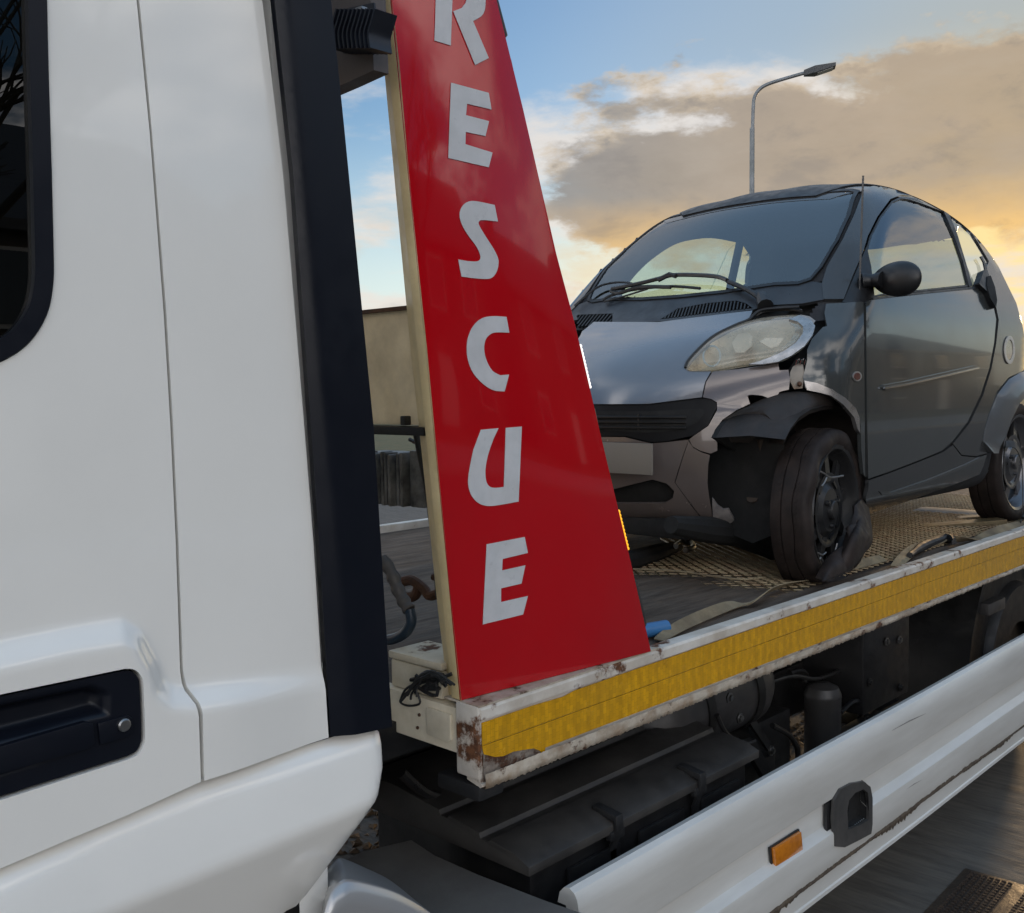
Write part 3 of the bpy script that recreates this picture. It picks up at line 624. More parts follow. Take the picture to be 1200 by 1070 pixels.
# letters
def letter(pts, hole=None):
    P = [sg(a, b, .0012) for a, b in pts]; bm = bmesh.new(); prism(bm, P, -SN*.0010)
    bmesh.ops.recalc_face_normals(bm, faces=bm.faces); bm.normal_update(); bmesh.ops.triangulate(bm, faces=bm.faces); obm('letter', bm, SILVER, fin, smooth=False)
def zl(pts): return [(500+a/3.147, b/3.147) for a, b in pts]
def zc_(pts): return [(520+a/2.675, 350+b/2.675) for a, b in pts]
def arc(pts, n=6): return [tuple(p) for p in spline(pts, n)]
# R (its top is above the frame)
letter(zl([(28, 150), (36, -95), (50, -108)]+arc([(120, -118), (170, -118), (205, -85), (216, -40), (216, 10), (213, 38), (200, 60), (170, 78)], 4)+[(228, 214), (178, 240), (97, 42), (128, 30)]+arc([(142, 12), (150, -20), (140, -50), (118, -58), (96, -60)], 4)+[(88, 168)]))
letter(zl([(89, 305), (228, 343), (238, 404), (148, 383), (144, 425), (229, 447), (216, 502), (143, 487), (142, 532), (242, 563), (228, 617), (79, 583)]))
letter(zl(arc([(128, 1020), (122, 990), (116, 957)], 2)+arc([(150, 963), (184, 964), (197, 955), (195, 935), (180, 905), (150, 865), (128, 825), (121, 790), (130, 762), (150, 745), (180, 742), (250, 756)], 5)+[(262, 817), (215, 812)]+arc([(198, 812), (190, 822), (200, 845), (225, 885), (250, 925), (264, 962), (258, 1000), (240, 1024), (215, 1029), (170, 1026)], 5)))
letter(zc_(arc([(196, 57), (150, 55), (115, 64), (88, 92), (73, 135), (74, 185), (90, 230), (120, 265), (155, 287), (190, 291)], 5)+[(204, 238)]+arc([(176, 240), (152, 226), (134, 195), (126, 160), (130, 130), (145, 112), (165, 106), (205, 107)], 5)))
letter(zc_([(116, 411), (171, 406)]+arc([(155, 440), (138, 490), (130, 535), (132, 570), (142, 588), (160, 593), (188, 590)], 5)+[(194, 405), (244, 401), (234, 636)]+arc([(190, 644), (145, 650), (112, 643), (87, 618), (76, 580), (80, 535), (92, 475)], 5)))
letter(zc_([(134, 770), (253, 747), (263, 797), (184, 816), (182, 852), (255, 836), (243, 893), (179, 908), (179, 951), (263, 932), (248, 990), (122, 1021)]))
# lamps clipped on the fin's rear edge
def clip(name, a, b, mt, w=.016, inn=.010, out=.018, dots=0, sub=None):
    P0, P1 = sg(a[0]+.6, a[1]), sg(b[0]+.6, b[1]); ax = (P1-P0); ln = np.linalg.norm(ax); ax /= ln; rad_ = np.cross(SN, ax); rad_ = rad_ if rad_[0] > 0 else -rad_
    bm = bmesh.new(); q = []
    for s_ in (0., 1.):
        for (i_, j_) in ((-.2, 0), (1, .15), (1, .85), (-.2, 1)): q.append(P0+ax*ln*(s_*.9+.05 if abs(i_-1) < .1 else s_)+rad_*out*i_+SN*(.004+.028*j_))
    hexa(bm, q); o = obm(name, bm, mt, fin, bevel=.003)
    if dots:
        n_ = dots*6; pts_ = [P0+ax*ln*(.04+.92*k/(n_-1))+rad_*(out+.0005)+SN*.008 for k in range(n_)]
        bm = bmesh.new(); tube(bm, pts_, [.0016+.0016*abs(math.sin(math.pi*k/6.)) for k in range(n_)], 8); obm('led_strip', bm, sub, o)
clip('rubber_buffer', (574, -30), (594, 45), RUBBER, out=.012)
clip('edge_reflector', (599, 66), (611.5, 128), mat('grey_reflector', (.25, .23, .22), rough=.3), out=.006)
clip('marker_lamp', (679.5, 402), (692.5, 458), PLASTIC, out=.006, dots=12, sub=LED_W)
clip('rubber_buffer', (697, 478), (703, 508), PLASTIC, out=.008)
clip('marker_lamp', (724.5, 597), (737., 648), PLASTIC, out=.006, dots=11, sub=LED_A)
clip('edge_reflector', (744, 680), (757, 738), RUBBER, out=.014)
# --- headboard cross panel and lamp bar between the fins
bm = bmesh.new(); box(bm, (1.42, 1.62, 1.625), (1.47, YF-.10, 1.873)); cp = obm('cross_panel', bm, mat('cream_stained', srgb(250, 232, 196), rough=.5, col2=srgb(240, 218, 176), scale=3, dust=srgb(120, 100, 72), dustamt=.75, rust=(.16, .06, .02), rust_lo=.63, rust_hi=.67, rscale=5, bump=.05), T, bevel=.004)
bm = bmesh.new(); box(bm, (1.41, 1.60, 1.868), (1.48, YF-.10, 1.8765)); obm('cap_strip', bm, RUSTY, cp)
bm = bmesh.new(); box(bm, (1.40, 1.60, 1.604), (1.455, 2.3, 1.622)); box(bm, (1.40, 1.66, 1.625), (1.419, 1.675, 1.645)); obm('bracket_bar', bm, CHASSIS, cp, bevel=.003)
# far fin
bm = bmesh.new(); prism(bm, [(1.40, YF-.07, 1.06), (2.0, YF-.07, 1.06), (1.62, YF-.07, STOP), (1.27, YF-.07, STOP)], (0, .035, 0)); ff = obm('rescue_fin', bm, RED, T, bevel=.002)
# lamp bar between the fin tops, with a finned flood lamp under it
zb0 = 2.285
bm = bmesh.new(); box(bm, (1.30, 1.62, zb0+.10), (1.42, YF-.1, zb0+.42)); bar = obm('lamp_bar', bm, mat('bar_brown', (.085, .07, .066), rough=.5), T, bevel=.004)
bm = bmesh.new(); prism(bm, [onX(a_, b_, 1.215) for a_, b_ in [(372, -60), (432, -60), (438, 82), (405, 97.5), (372, 112)]], (.035, 0, 0)); obm('lamp_plate', bm, bpy.data.materials['bar_brown'], bar)
FINM = mat('heat_sink', (.008, .010, .017), rough=.4)
fl_ = None
for k in range(10):
    path = spline([onX(a_+5.0*k, b_, 1.19) for a_, b_ in [(401, 60), (399.5, 50), (399.5, 40), (403, 28), (407, 14)]], 4); bm = bmesh.new(); ribbon(bm, path, .05, np.array([1., 0, 0]), .0045)
    o = obm('cooling_fin', bm, FINM, bar if fl_ is None else fl_)
bm = bmesh.new(); prism(bm, [onX(a_, b_, 1.212) for a_, b_ in [(396, 12), (438, 3), (443, 60), (402, 63)]], (.004, 0, 0)); obm('flood_lamp', bm, FINM, bar)
bm = bmesh.new(); tube(bm, [onX(423, 11, 1.185), onX(424, 17, 1.185)], .012, 6); obm('lamp_bracket', bm, STEEL, bar)
# --- ribbed cover hanging under the cross panel
rc = [onX(a, b, 1.62) for a, b in [(447, 527), (497, 522), (497, 590), (450, 586)]]
bm = bmesh.new(); y0, y1 = rc[1][1], rc[0][1]; z0, z1 = 1.415, 1.545
box(bm, (1.63, y0+.05, z0+.01), (1.80, y1+.2, z1-.01))
for k in range(16):
    y = y0+.06+k*.020
    vs = box(bm, (1.60+.006*math.sin(k*2.1), y, z0+.004*math.sin(k*3)), (1.64, y+.011, z1+.003*math.cos(k*1.7)))
box(bm, (1.615, y0-.0, z0), (1.80, y0+.05, z1+.008)); obm('ribbed_cover', bm, mat('dusty_rib', (.24, .235, .225), rough=.7, col2=(.04, .04, .04), scale=15, dust=(.16, .15, .14), dustamt=.5), T, bevel=.004)
bm = bmesh.new(); tube(bm, spline([onX(a, b, 1.60) for a, b in [(487, 505), (494, 540), (501, 575), (506, 610), (511, 650), (514, 700)]], 4), .008, 8); tube(bm, spline([onX(a, b, 1.62) for a, b in [(480, 515), (498, 530), (507, 580), (512, 640)]], 4), .005, 6); obm('cable', bm, RUBBER, T)
# hose with ribbed coupling and blue end
hp = spline([onX(a, b, 1.50) for a, b in [(448, 655), (459, 672), (466, 690), (474, 706), (480, 715)]], 5); hp2 = spline([onX(a, b, 1.50) for a, b in [(480, 714), (482, 728), (476, 740), (466, 747), (455, 750)]], 5)
bm = bmesh.new(); tube(bm, hp, [.014+.0025*(1 if (i//2) % 2 else 0) for i in range(len(hp))], 12); hs = obm('hydraulic_hose', bm, mat('hose_grey', (.06, .055, .055), rough=.5, dust=(.15, .13, .11), dustamt=.5), T)
bm = bmesh.new(); tube(bm, hp2, .0125, 12); obm('hose_end', bm, mat('hose_blueblack', (.015, .03, .05), rough=.4), hs)
# tow hook and chain link
hk = spline([onX(a, b, 1.75) for a, b in [(470, 682), (482, 680), (490, 686), (486, 698), (474, 700)]], 6); hk2 = spline([onX(a, b, 1.75) for a, b in [(490, 684), (497, 690), (503, 698), (512, 696), (520, 692)]], 6)
bm = bmesh.new(); tube(bm, hk, .014, 10); tube(bm, hk2, .013, 10); tube(bm, [onX(508, 676, 1.75), onX(520, 678, 1.75)], .01, 8); obm('tow_hook', bm, RUSTY, T)
# junction box with cables
jb = [onX(a, b, 1.40) for a, b in [(452, 775), (485, 764), (517, 774), (516, 800), (452, 815)]]
bm = bmesh.new(); q_ = onX(517, 777, 1.447); yj0, yj1, zj = q_[1], q_[1]+.17, q_[2]; box(bm, (1.447, yj0, 1.033), (1.56, yj1, zj-.019)); jx = obm('junction_box', bm, CREAM2, T, bevel=.006)
bm = bmesh.new(); box(bm, (1.443, yj0-.004, zj-.0175), (1.564, yj1+.004, zj)); obm('lid', bm, CREAM2, jx, bevel=.005)
bm = bmesh.new()
for k in range(9):
    pts_ = [onX(a+RNG.normal(0, 4), b+RNG.normal(0, 3), 1.432-.004*k) for a, b in [(522, 800), (510, 788), (500, 792), (490, 800), (478, 812), (472, 822)][:4+(k % 3)]]
    tube(bm, spline(pts_, 5), .0028, 6)
for k in range(8):
    pts_ = [onX(505+RNG.normal(0, 9), 797+RNG.normal(0, 6), 1.428) for _ in range(5)]; tube(bm, spline(pts_, 4), .004, 6)
tube(bm, spline([onX(a, b, 1.426) for a, b in [(495, 800), (476, 812), (469, 822), (478, 827), (492, 824), (488, 810)]], 6), .0025, 6)
obm('cable_bundle', bm, RUBBER, T)

# --- under the bed
bm = bmesh.new(); box(bm, (1.2, 2.15, .62), (XE, 2.25, .86)); box(bm, (1.2, 3.05, .62), (XE, 3.15, .86)); box(bm, (1.3, 1.75, .88), (XE, 3.6, .96)); obm('chassis_rail', bm, CHASSIS, T)
bm = bmesh.new(); box(bm, (1.15, 1.9, .70), (1.32, 3.3, .93)); obm('cross_member', bm, CHASSIS, T)
# battery box
bm = bmesh.new(); box(bm, (1.66, 1.56, .22), (2.60, 2.12, .60)); bb = obm('battery_box', bm, PLASTIC, T, bevel=.015)
bm = bmesh.new(); box(bm, (2.63, 1.70, .30), (3.02, 2.13, .47)); box(bm, (3.05, 1.82, .26), (3.34, 2.13, .52)); obm('tank_cradle', bm, CHASSIS, T, bevel=.01)
lid_prof = [(1.535, .600), (1.535, .622), (1.58, .640), (1.66, .650), (1.665, .643), (1.69, .643), (1.695, .655), (1.80, .668), (1.805, .660), (1.83, .660), (1.835, .672), (2.0, .69), (2.13, .69), (2.13, .600)]
bm = bmesh.new(); prism(bm, [(1.63, y, z) for y, z in lid_prof], (1.0, 0, 0)); lid = obm('box_lid', bm, mat('lid_plastic', (.024, .023, .0225), rough=.5, col2=(.036, .034, .032), scale=7, dust=(.10, .09, .08), dustamt=.45, bump=.05, bscale=80), bb, angle=20, bevel=.003)
for px_ in (724, 822):
    X_ = onY(px_, 930 if px_ < 800 else 885, 1.53)[0]
    bm = bmesh.new(); prism(bm, [(X_-.014, 1.60, .655), (X_-.014, 1.525, .645), (X_-.014, 1.522, .612), (X_-.014, 1.545, .55), (X_-.014, 1.545, .36), (X_-.014, 1.556, .36), (X_-.014, 1.556, .55), (X_-.014, 1.534, .60), (X_-.014, 1.534, .628), (X_-.014, 1.60, .638)], (.028, 0, 0)); obm('strap_latch', bm, RUBBER, bb, bevel=.003)
    bm = bmesh.new(); box(bm, (X_-.028, 1.53, .582), (X_+.028, 1.548, .606)); obm('latch_bar', bm, RUBBER, bb, bevel=.004)
bm = bmesh.new()
for k in range(3):
    x = 1.78+k*.28; box(bm, (x, 1.545, .26), (x+.20, 1.556, .56))
obm('box_rib', bm, PLASTIC, bb, bevel=.008)
# air tank with straps
ac = np.array([0, 1.98, .64]); bm = bmesh.new(); lathe(bm, [(.001, 2.45), (.06, 2.46), (.12, 2.50), (.145, 2.56), (.145, 3.10), (.12, 3.155), (.06, 3.19), (.001, 3.20)], (0, 1.90, .655), (1, 0, 0), 36); at_ = obm('air_tank', bm, GREYPL, T)
for x in (2.72, 3.02):
    bm = bmesh.new(); lathe(bm, [(.147, x-.02), (.152, x-.02), (.152, x+.02), (.147, x+.02)], (0, 1.90, .655), (1, 0, 0), 36); obm('tank_strap', bm, CHASSIS, at_)
    bm = bmesh.new(); prism(bm, [(x-.02, 1.79, .56), (x+.02, 1.79, .56), (x+.14, 1.76, .40), (x+.10, 1.76, .40)], (0, .012, 0)); obm('tank_bracket', bm, CHASSIS, at_)
# canister
cc = onY(964, 846, 1.78); cc[2] = 0
rc_ = .067
bm = bmesh.new(); lathe(bm, [(.001, .585), (rc_*.5, .582), (rc_*.85, .570), (rc_, .545), (rc_*1.03, .535), (rc_, .53), (rc_, .30), (.03, .28), (.001, .28)], (cc[0], cc[1], 0), (0, 0, 1), 32); obm('filter_canister', bm, GREYPL, T)
bm = bmesh.new(); tube(bm, spline([onY(a, b, 1.80) for a, b in [(985, 872), (996, 868), (1002, 852), (1010, 838), (1024, 836), (1026, 852)]], 5), .012, 8); obm('pipe', bm, CHASSIS, T); bm = bmesh.new(); tube(bm, spline([onY(a, b, 1.85) for a, b in [(942, 800), (944, 790), (936, 786), (925, 789)]], 5), .012, 8); obm('pipe', bm, CHASSIS, T)
bm = bmesh.new(); box(bm, (3.45, 1.95, .40), (3.95, 2.14, .60)); box(bm, onY(1000, 850, 1.8), onY(1030, 832, 1.9)); obm('valve_block', bm, CHASSIS, T, bevel=.01)
# black tool box hung below the deck
bm = bmesh.new(); box(bm, (3.68, 1.70, .43), (4.10, 2.12, .87)); tb = obm('tool_box', bm, PLASTIC, T, bevel=.012)
# rear mudguard, wheels and rear lamp
bm = bmesh.new(); cxr, czr = 5.38, GZ+.40
def mgprof(r): return [(cxr-r*math.cos(a), czr+r*math.sin(a)) for a in np.linspace(-.25, math.pi*.75, 18)]
o_, i_ = mgprof(.74), mgprof(.71)
prism(bm, [(x, 1.66, z) for x, z in o_]+[(x, 1.66, z) for x, z in i_[::-1]], (0, .52, 0)); obm('rear_mudguard', bm, CHASSIS, T, angle=40)
bm = bmesh.new(); prism(bm, [(x, 1.72, z) for x, z in mgprof(.68)]+[(cxr+.3, 1.72, czr-.3)], (0, .4, 0)); obm('wheel_liner', bm, CHASSIS, T)
bm = bmesh.new(); lathe(bm, [(.2, 0), (.38, 0), (.40, .03), (.40, .5), (.38, .53), (.2, .53)], (cxr, 1.68, GZ+.40), (0, 1, 0), 40); obm('rear_wheel', bm, RUBBER, T)
bm = bmesh.new(); q0 = onY(1168, 712, 1.62); box(bm, q0+np.array([-.09, 0, -.025]), q0+np.array([.12, .05, .03])); obm('work_lamp', bm, GREYPL, T, bevel=.008)
bm = bmesh.new(); box(bm, (5.6, 1.70, .68), (XE, 1.74, .80)); obm('side_bracket', bm, CHASSIS, T, bevel=.006)
# --- white side guard rail
XR = 1.652
prof = [(1.470, .560), (1.464, .585), (1.450, .600), (1.434, .603), (1.420, .596), (1.411, .582), (1.407, .562), (1.408, .535), (1.414, .444), (1.416, .438), (1.433, .430), (1.436, .424), (1.436, .360), (1.434, .354), (1.409, .336), (1.407, .329), (1.4105, .275), (1.416, .225), (1.417, .222), (1.420, .219), (1.420, .166), (1.416, .162), (1.416, .150), (1.44, .150), (1.445, .56)]
xo0, xo1 = onY(992.5, 950, 1.405)[0]-.003, onY(1018.5, 950, 1.405)[0]+.003
bm = bmesh.new(); xs = [XR, XR+.012, XR+.03]+sorted(list(np.linspace(XR+.2, XE, 40))+[xo0, xo1]); rgs = []
for i, x in enumerate(xs):
    k = (0.92, .98, 1.)[i] if i < 3 else 1.; cy_, cz_ = 1.432, .40
    dz = .002*math.sin(x*3.1)
    rgs.append([bm.verts.new((x-(.0 if i else .0)+(.10*(z-.56) if z < .56 else 0)*0, cy_+(y-cy_)*(.55+.45*k), cz_+(z-cz_)*(.965+.035*k)+dz)) for y, z in prof])
for i in range(len(xs)-1):
    for k in range(len(prof)):
        if xo0-1e-6 <= xs[i] and xs[i+1] <= xo1+1e-6 and 9 <= k <= 15: continue
        bm.faces.new((rgs[i][k], rgs[i][(k+1) % len(prof)], rgs[i+1][(k+1) % len(prof)], rgs[i+1][k]))
bm.faces.new(rgs[0][::-1]); bm.faces.new(rgs[-1])
guard = obm('side_guard', bm, WHITE_DIRTY, T, angle=24)
# grime crust along the bottom seam
VV = []; FF = []; nn = 900; xs = np.linspace(XR+.25, XE, nn); h = np.abs(RNG.normal(0, 1, nn)); h = np.convolve(h, np.ones(5)/5, 'same')*.010; h *= .3+1.2*np.clip(np.sin(xs*2.3)+np.sin(xs*5.1+1)*.6+.3, 0, 2)
for i, x in enumerate(xs): VV += [(x, 1.4165, .2215+h[i]), (x, 1.4125, .222), (x, 1.4165, .216-h[(i*3) % nn]*.7)]
for i in range(nn-1): FF += [(3*i, 3*i+3, 3*i+4, 3*i+1), (3*i+1, 3*i+4, 3*i+5, 3*i+2)]
tag(mk('grime_crust', VV, FF, mat('grime', (.10, .075, .05), rough=.95, col2=(.05, .035, .025), scale=60, bump=.5), guard), kind='stuff')
# amber marker
am = [onY(a, b, 1.428) for a, b in [(903.5, 993.5), (935, 973.5), (937, 995), (905.5, 1014)]]
bm = bmesh.new(); prism(bm, am, (0, -.012, 0)); ml = obm('side_marker', bm, AMBERP, guard, bevel=.003)
bm = bmesh.new(); cc_ = np.mean(am, 0); prism(bm, [cc_+(p-cc_)*1.10+np.array([0, .004, 0]) for p in am], (0, -.005, 0)); obm('marker_base', bm, RUBBER, ml)
# black stirrup
so_ = [onY(a, b, 1.405) for a, b in [(979, 992), (976.5, 960), (978, 938), (985, 925), (998, 918), (1012, 916), (1020, 922), (1022.5, 935), (1022.5, 966), (1021, 977), (1008, 984), (990, 993)]]
si_ = [onY(a, b, 1.405) for a, b in [(994, 972), (993, 950), (995, 938), (1002, 929), (1012, 925), (1017, 929), (1018.5, 940), (1018.5, 960), (1008, 967)]]
V, Tt = cdt(np.array([p[[0, 2]] for p in so_]), .01, holes=[np.array([p[[0, 2]] for p in si_])]); V3 = np.stack([V[:, 0], np.full(len(V), 1.4045), V[:, 1]], 1)
VOIDM = mat('pocket_black', (.008, .008, .008), rough=.8)
st = panel('stirrup', V3, Tt, mat('stirrup_grey', (.05, .048, .046), rough=.5, col2=(.035, .034, .033), dust=(.12, .11, .10), dustamt=.5), guard, th=.010, flip_to=(0, -1, 0))
zs_ = [p[2] for p in si_]; zo0, zo1 = min(zs_)-.006, max(zs_)+.006; xs_ = [p[0] for p in si_]; zo0, zo1 = max(zo0, .277), min(zo1, .432)
bm = bmesh.new(); ya, yb_ = 1.406, 1.4385
v8 = [bm.verts.new(p) for p in ((xo0-.003, ya, zo0), (xo1+.003, ya, zo0), (xo1-.022, ya, zo1), (xo0+.03, ya, zo1), (xo0, yb_, zo0+.012), (xo1, yb_, zo0+.012), (xo1, yb_, zo1), (xo0, yb_, zo1))]
for f_ in ((4, 5, 6, 7), (0, 1, 5, 4), (1, 2, 6, 5), (2, 3, 7, 6), (3, 0, 4, 7)): bm.faces.new([v8[i] for i in f_])
obm('stirrup_pocket', bm, VOIDM, st, smooth=False)
bm = bmesh.new(); c0 = onY(1007, 968, 1.418)
for i in range(6):
    for j in range(3): lathe(bm, [(.0001, .003), (.0025, 0)], c0+np.array([(i-2.5)*.012, .0, (j-1)*.012+.002]), (0, -1, .3), 6)
obm('grip_stud', bm, STEEL, st)
bm = bmesh.new(); p0 = onY(972, 955, 1.418); box(bm, p0+np.array([-.015, 0, -.05]), p0+np.array([.03, .012, .04])); obm('stirrup_shoulder', bm, PLASTIC, st, bevel=.006)

# clutter under the deck: hoses, clips, cable runs, bolts
def run(name, pts, r, mt, par=T):
    bm = bmesh.new(); tube(bm, spline(pts, 5), r, 8); return obm(name, bm, mt, par)
HOSE = mat('hose_black', (.010, .010, .011), rough=.35, dust=(.08, .07, .06), dustamt=.2)
run('air_hose', [onY(a, b, 1.75) for a, b in [(905, 850), (925, 862), (935, 880), (930, 905), (912, 918)]], .010, HOSE)
run('air_hose', [onY(a, b, 1.72) for a, b in [(985, 835), (1000, 822), (1012, 826), (1015, 845), (1005, 862), (992, 868)]], .009, HOSE)
run('air_hose', [onY(a, b, 1.80) for a, b in [(900, 800), (930, 792), (960, 795), (1000, 780), (1040, 775)]], .008, HOSE)
run('air_hose', [onY(a, b, 1.66) for a, b in [(840, 838), (850, 858), (868, 872), (884, 868)]], .008, HOSE)
run('air_hose', [onY(a, b, 1.9) for a, b in [(470, 905), (500, 930), (540, 938), (590, 935)]], .014, HOSE)
run('air_hose', [onY(a, b, 1.65) for a, b in [(700, 985), (715, 1003), (735, 1005), (752, 990)]], .007, HOSE)
for a, b in ((856, 818), (868, 842), (1030, 845), (1020, 800), (1055, 750), (1040, 752), (1056, 806), (905, 880)):
    bm = bmesh.new(); c = onY(a, b, 1.69); lathe(bm, [(.0001, -.008), (.010, -.007), (.012, .0), (.018, .001), (.018, .006)], c, (0, 1, 0), 6); obm('bolt', bm, STEEL if a % 3 else CHASSIS, T)
bm = bmesh.new(); box(bm, onY(1000, 862, 1.72), onY(1024, 842, 1.80)); obm('pipe_clamp', bm, GREYPL, T, bevel=.004)
bm = bmesh.new(); prism(bm, [onY(a, b, 1.66) for a, b in [(862, 872), (885, 866), (905, 905), (896, 912), (880, 885), (866, 884)]], (0, .02, 0)); obm('tank_bracket', bm, CHASSIS, T)
# scrapes along the guard rail
SCR = mat('scrape_grey', (.20, .195, .18), rough=.6, col2=(.30, .29, .27), scale=40)
for a, b, c_, d_, w in ((1045, 856, 1085, 836, .0022), (1062, 925, 1080, 914, .0016)):
    p, q = onY(a, b, 1.4075), onY(c_, d_, 1.4075); y_ = 1.4065
    yy = np.interp(p[2], [.225, .33, .338, .354, .43, .444, .535, .56], [1.4155, 1.4065, 1.408, 1.4335, 1.4325, 1.4135, 1.4072, 1.4062])
    p, q = onY(a, b, yy), onY(c_, d_, yy); bm = bmesh.new(); m_ = (p+q)/2+np.array([0, 0, .002])
    hexa(bm, [p+np.array([0, .001, -w*.3]), m_+np.array([0, .001, -w]), q+np.array([0, .001, -w*.2]), m_+np.array([0, .001, w]), p+np.array([0, -.0006, -w*.3]), m_+np.array([0, -.0006, -w]), q+np.array([0, -.0006, -w*.2]), m_+np.array([0, -.0006, w])]); obm('scrape', bm, SCR, guard, smooth=False)
# ------------------------------------------------------------------ the damaged car
CX0, CY0, CZ0 = 2.94, 2.375, ZB
CORG = np.array([CX0, CY0, CZ0])
CAR = thing('damaged_car', 'small dark grey two-seat city car with torn-off front wing and flat tyre on flatbed', 'car', tuple(CORG))
PAINT = mat('car_grey', (.060, .064, .063), rough=.18, metal=.25, coat=.6, col2=(.054, .058, .057), scale=3, dust=(.12, .11, .10), dustamt=.10, rvar=.05)
FRONTP = mat('car_front_warm_reflection', (.150, .122, .112), rough=.24, metal=.35, coat=.8, col2=(.136, .110, .101), scale=3, dust=(.14, .13, .12), dustamt=.12, rvar=.05)  # car grey with a warm reflection put into its colour
CELL = mat('safety_cell_grey', (.042, .043, .044), rough=.22, metal=.15, coat=.35, spec=.4, col2=(.037, .038, .039), scale=3, dust=(.10, .09, .08), dustamt=.10, rvar=.05)
TRIM = mat('trim_black', (.007, .007, .008), rough=.42, col2=(.010, .010, .011), scale=14, dust=(.08, .075, .07), dustamt=.10, bump=.03, bscale=200)
COWLM = mat('cowl_grey', (.018, .020, .024), rough=.38, dust=(.09, .085, .08), dustamt=.25)
LINER = mat('liner_plastic', (.022, .018, .016), rough=.48, spec=.3, col2=(.014, .013, .012), scale=10, dust=(.10, .08, .07), dustamt=.35, bump=.12, bscale=50)
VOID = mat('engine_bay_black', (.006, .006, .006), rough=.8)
TYRE = mat('tyre', (.014, .0105, .0095), rough=.62, spec=.22, col2=(.024, .018, .016), scale=14, dust=(.06, .042, .034), dustamt=.35, bump=.08, bscale=120)
RIMB = mat('rim_black', (.022, .022, .023), rough=.36, metal=.3, dust=(.10, .09, .08), dustamt=.2)
RIMS = mat('rim_silver', (.17, .17, .18), rough=.35, metal=.9, dust=(.2, .17, .14), dustamt=.5)
WGLASS = glass('windscreen_glass', (.70, .80, .75), ior=2.2)
SGLASS = glass('side_glass', (.74, .82, .79), ior=2.4)
LENS = glass('cloudy_lens', (.90, .87, .80), ior=1.45, rough=.05, body=1, bodyamt=.27, hazecol=(.70, .63, .50))
REFL = mat('reflector', (.62, .60, .56), rough=.16, metal=1, rvar=.04)
CHROME = mat('bright_trim', (.75, .75, .76), rough=.14, metal=1, rvar=.04)
SEATM = mat('seat_cloth', (.022, .022, .025), rough=.9)

# body form: a side profile with plan curvature, meeting flanks with tumblehome, blended at the edges
_p = spline([(.20, .165), (.06, .19), (.005, .26), (-.018, .38), (-.022, .50), (-.008, .61), (.065, .735), (.20, .84), (.385, .935), (.52, 1.04), (.76, 1.265), (1.00, 1.455), (1.18, 1.525), (1.45, 1.556), (1.75, 1.545), (2.02, 1.49), (2.20, 1.39), (2.34, 1.22), (2.43, 1.02), (2.485, .80), (2.50, .55), (2.48, .32), (2.38, .19), (2.1, .165), (1.2, .165)], 14, closed=True)
_GX, _GZ = np.arange(-.5, 3.0, .01), np.arange(-.2, 2.0, .01)
def _sd(P):
    return dpoly(P, _p)*np.where(inpoly(P, _p), -1, 1)
_SG = _sd(np.array([(x, z) for x in _GX for z in _GZ])).reshape(len(_GX), len(_GZ))
def sdp(x, z):
    i = np.clip((x+.5)/.01, 0, len(_GX)-1.001); j = np.clip((z+.2)/.01, 0, len(_GZ)-1.001); a = i.astype(int); b = j.astype(int); u_, v_ = i-a, j-b
    return _SG[a, b]*(1-u_)*(1-v_)+_SG[a+1, b]*u_*(1-v_)+_SG[a, b+1]*(1-u_)*v_+_SG[a+1, b+1]*u_*v_
_wz = spline([(-.2, .66), (.12, .70), (.25, .728), (.45, .748), (.70, .752), (.88, .742), (1.0, .722), (1.10, .694), (1.25, .640), (1.40, .578), (1.50, .528), (1.62, .45), (2.1, .2)], 10)
def Wz(z): return np.interp(z, _wz[:, 0], _wz[:, 1])
_az = np.array([(0., .80), (.6, .85), (.74, .66), (.85, .42), (.95, .25), (1.1, .24), (1.5, .30), (2, .3)])
def fbody(P):
    x, y, z = P[:, 0], P[:, 1], P[:, 2]; ay = np.abs(y)
    K = np.interp(z, _az[:, 0], _az[:, 1])*np.minimum(ay, .8)**2; w = np.clip((1.25-x)/1.25, -.35, 1.)
    a = sdp(x-K*w, z+.05*np.clip((z-1.2)/.3, 0, 1)*(ay/.55)**2); b = ay-Wz(z)
    r = .13; h = np.maximum(r-np.abs(a-b), 0); return np.maximum(a, b)+h*h/(4*r)
def march(O, D, n=90, off=0.):
    t = np.zeros(len(O)); best = np.full(len(O), 1e9); tb = t.copy()
    for _ in range(n):
        v = fbody(O+D*t[:, None])-off; k = np.abs(v) < best; best[k] = np.abs(v)[k]; tb[k] = t[k]; t = t+np.clip(v*.75, -.2, .4)
    return O+D*tb[:, None], best
def onbody(px, off=0.):
    D = rays(px); O = np.tile(CAM-CORG, (len(D), 1)); O = O+D*2.2; P, e = march(O, D, off=off)
    k = e > .0015                                    # rays that pass the silhouette: settle on the nearest skin
    if k.any():
        Q = P[k]
        for _ in range(12): Q = Q-normals(Q)*(fbody(Q)-off)[:, None]*.8
        P[k] = Q
    return P
def normals(P, h=.004):
    g = np.stack([fbody(P+np.eye(3)[k]*h)-fbody(P-np.eye(3)[k]*h) for k in range(3)], 1); return g/(np.linalg.norm(g, axis=1, keepdims=True)+1e-9)
def fromX(yz, off=0., rear=False):
    n = len(yz); O = np.stack([np.full(n, 3.2 if rear else -.6), yz[:, 0], yz[:, 1]], 1); D = np.tile([-1. if rear else 1., 0, 0], (n, 1)); return march(O, D, 160, off)[0]
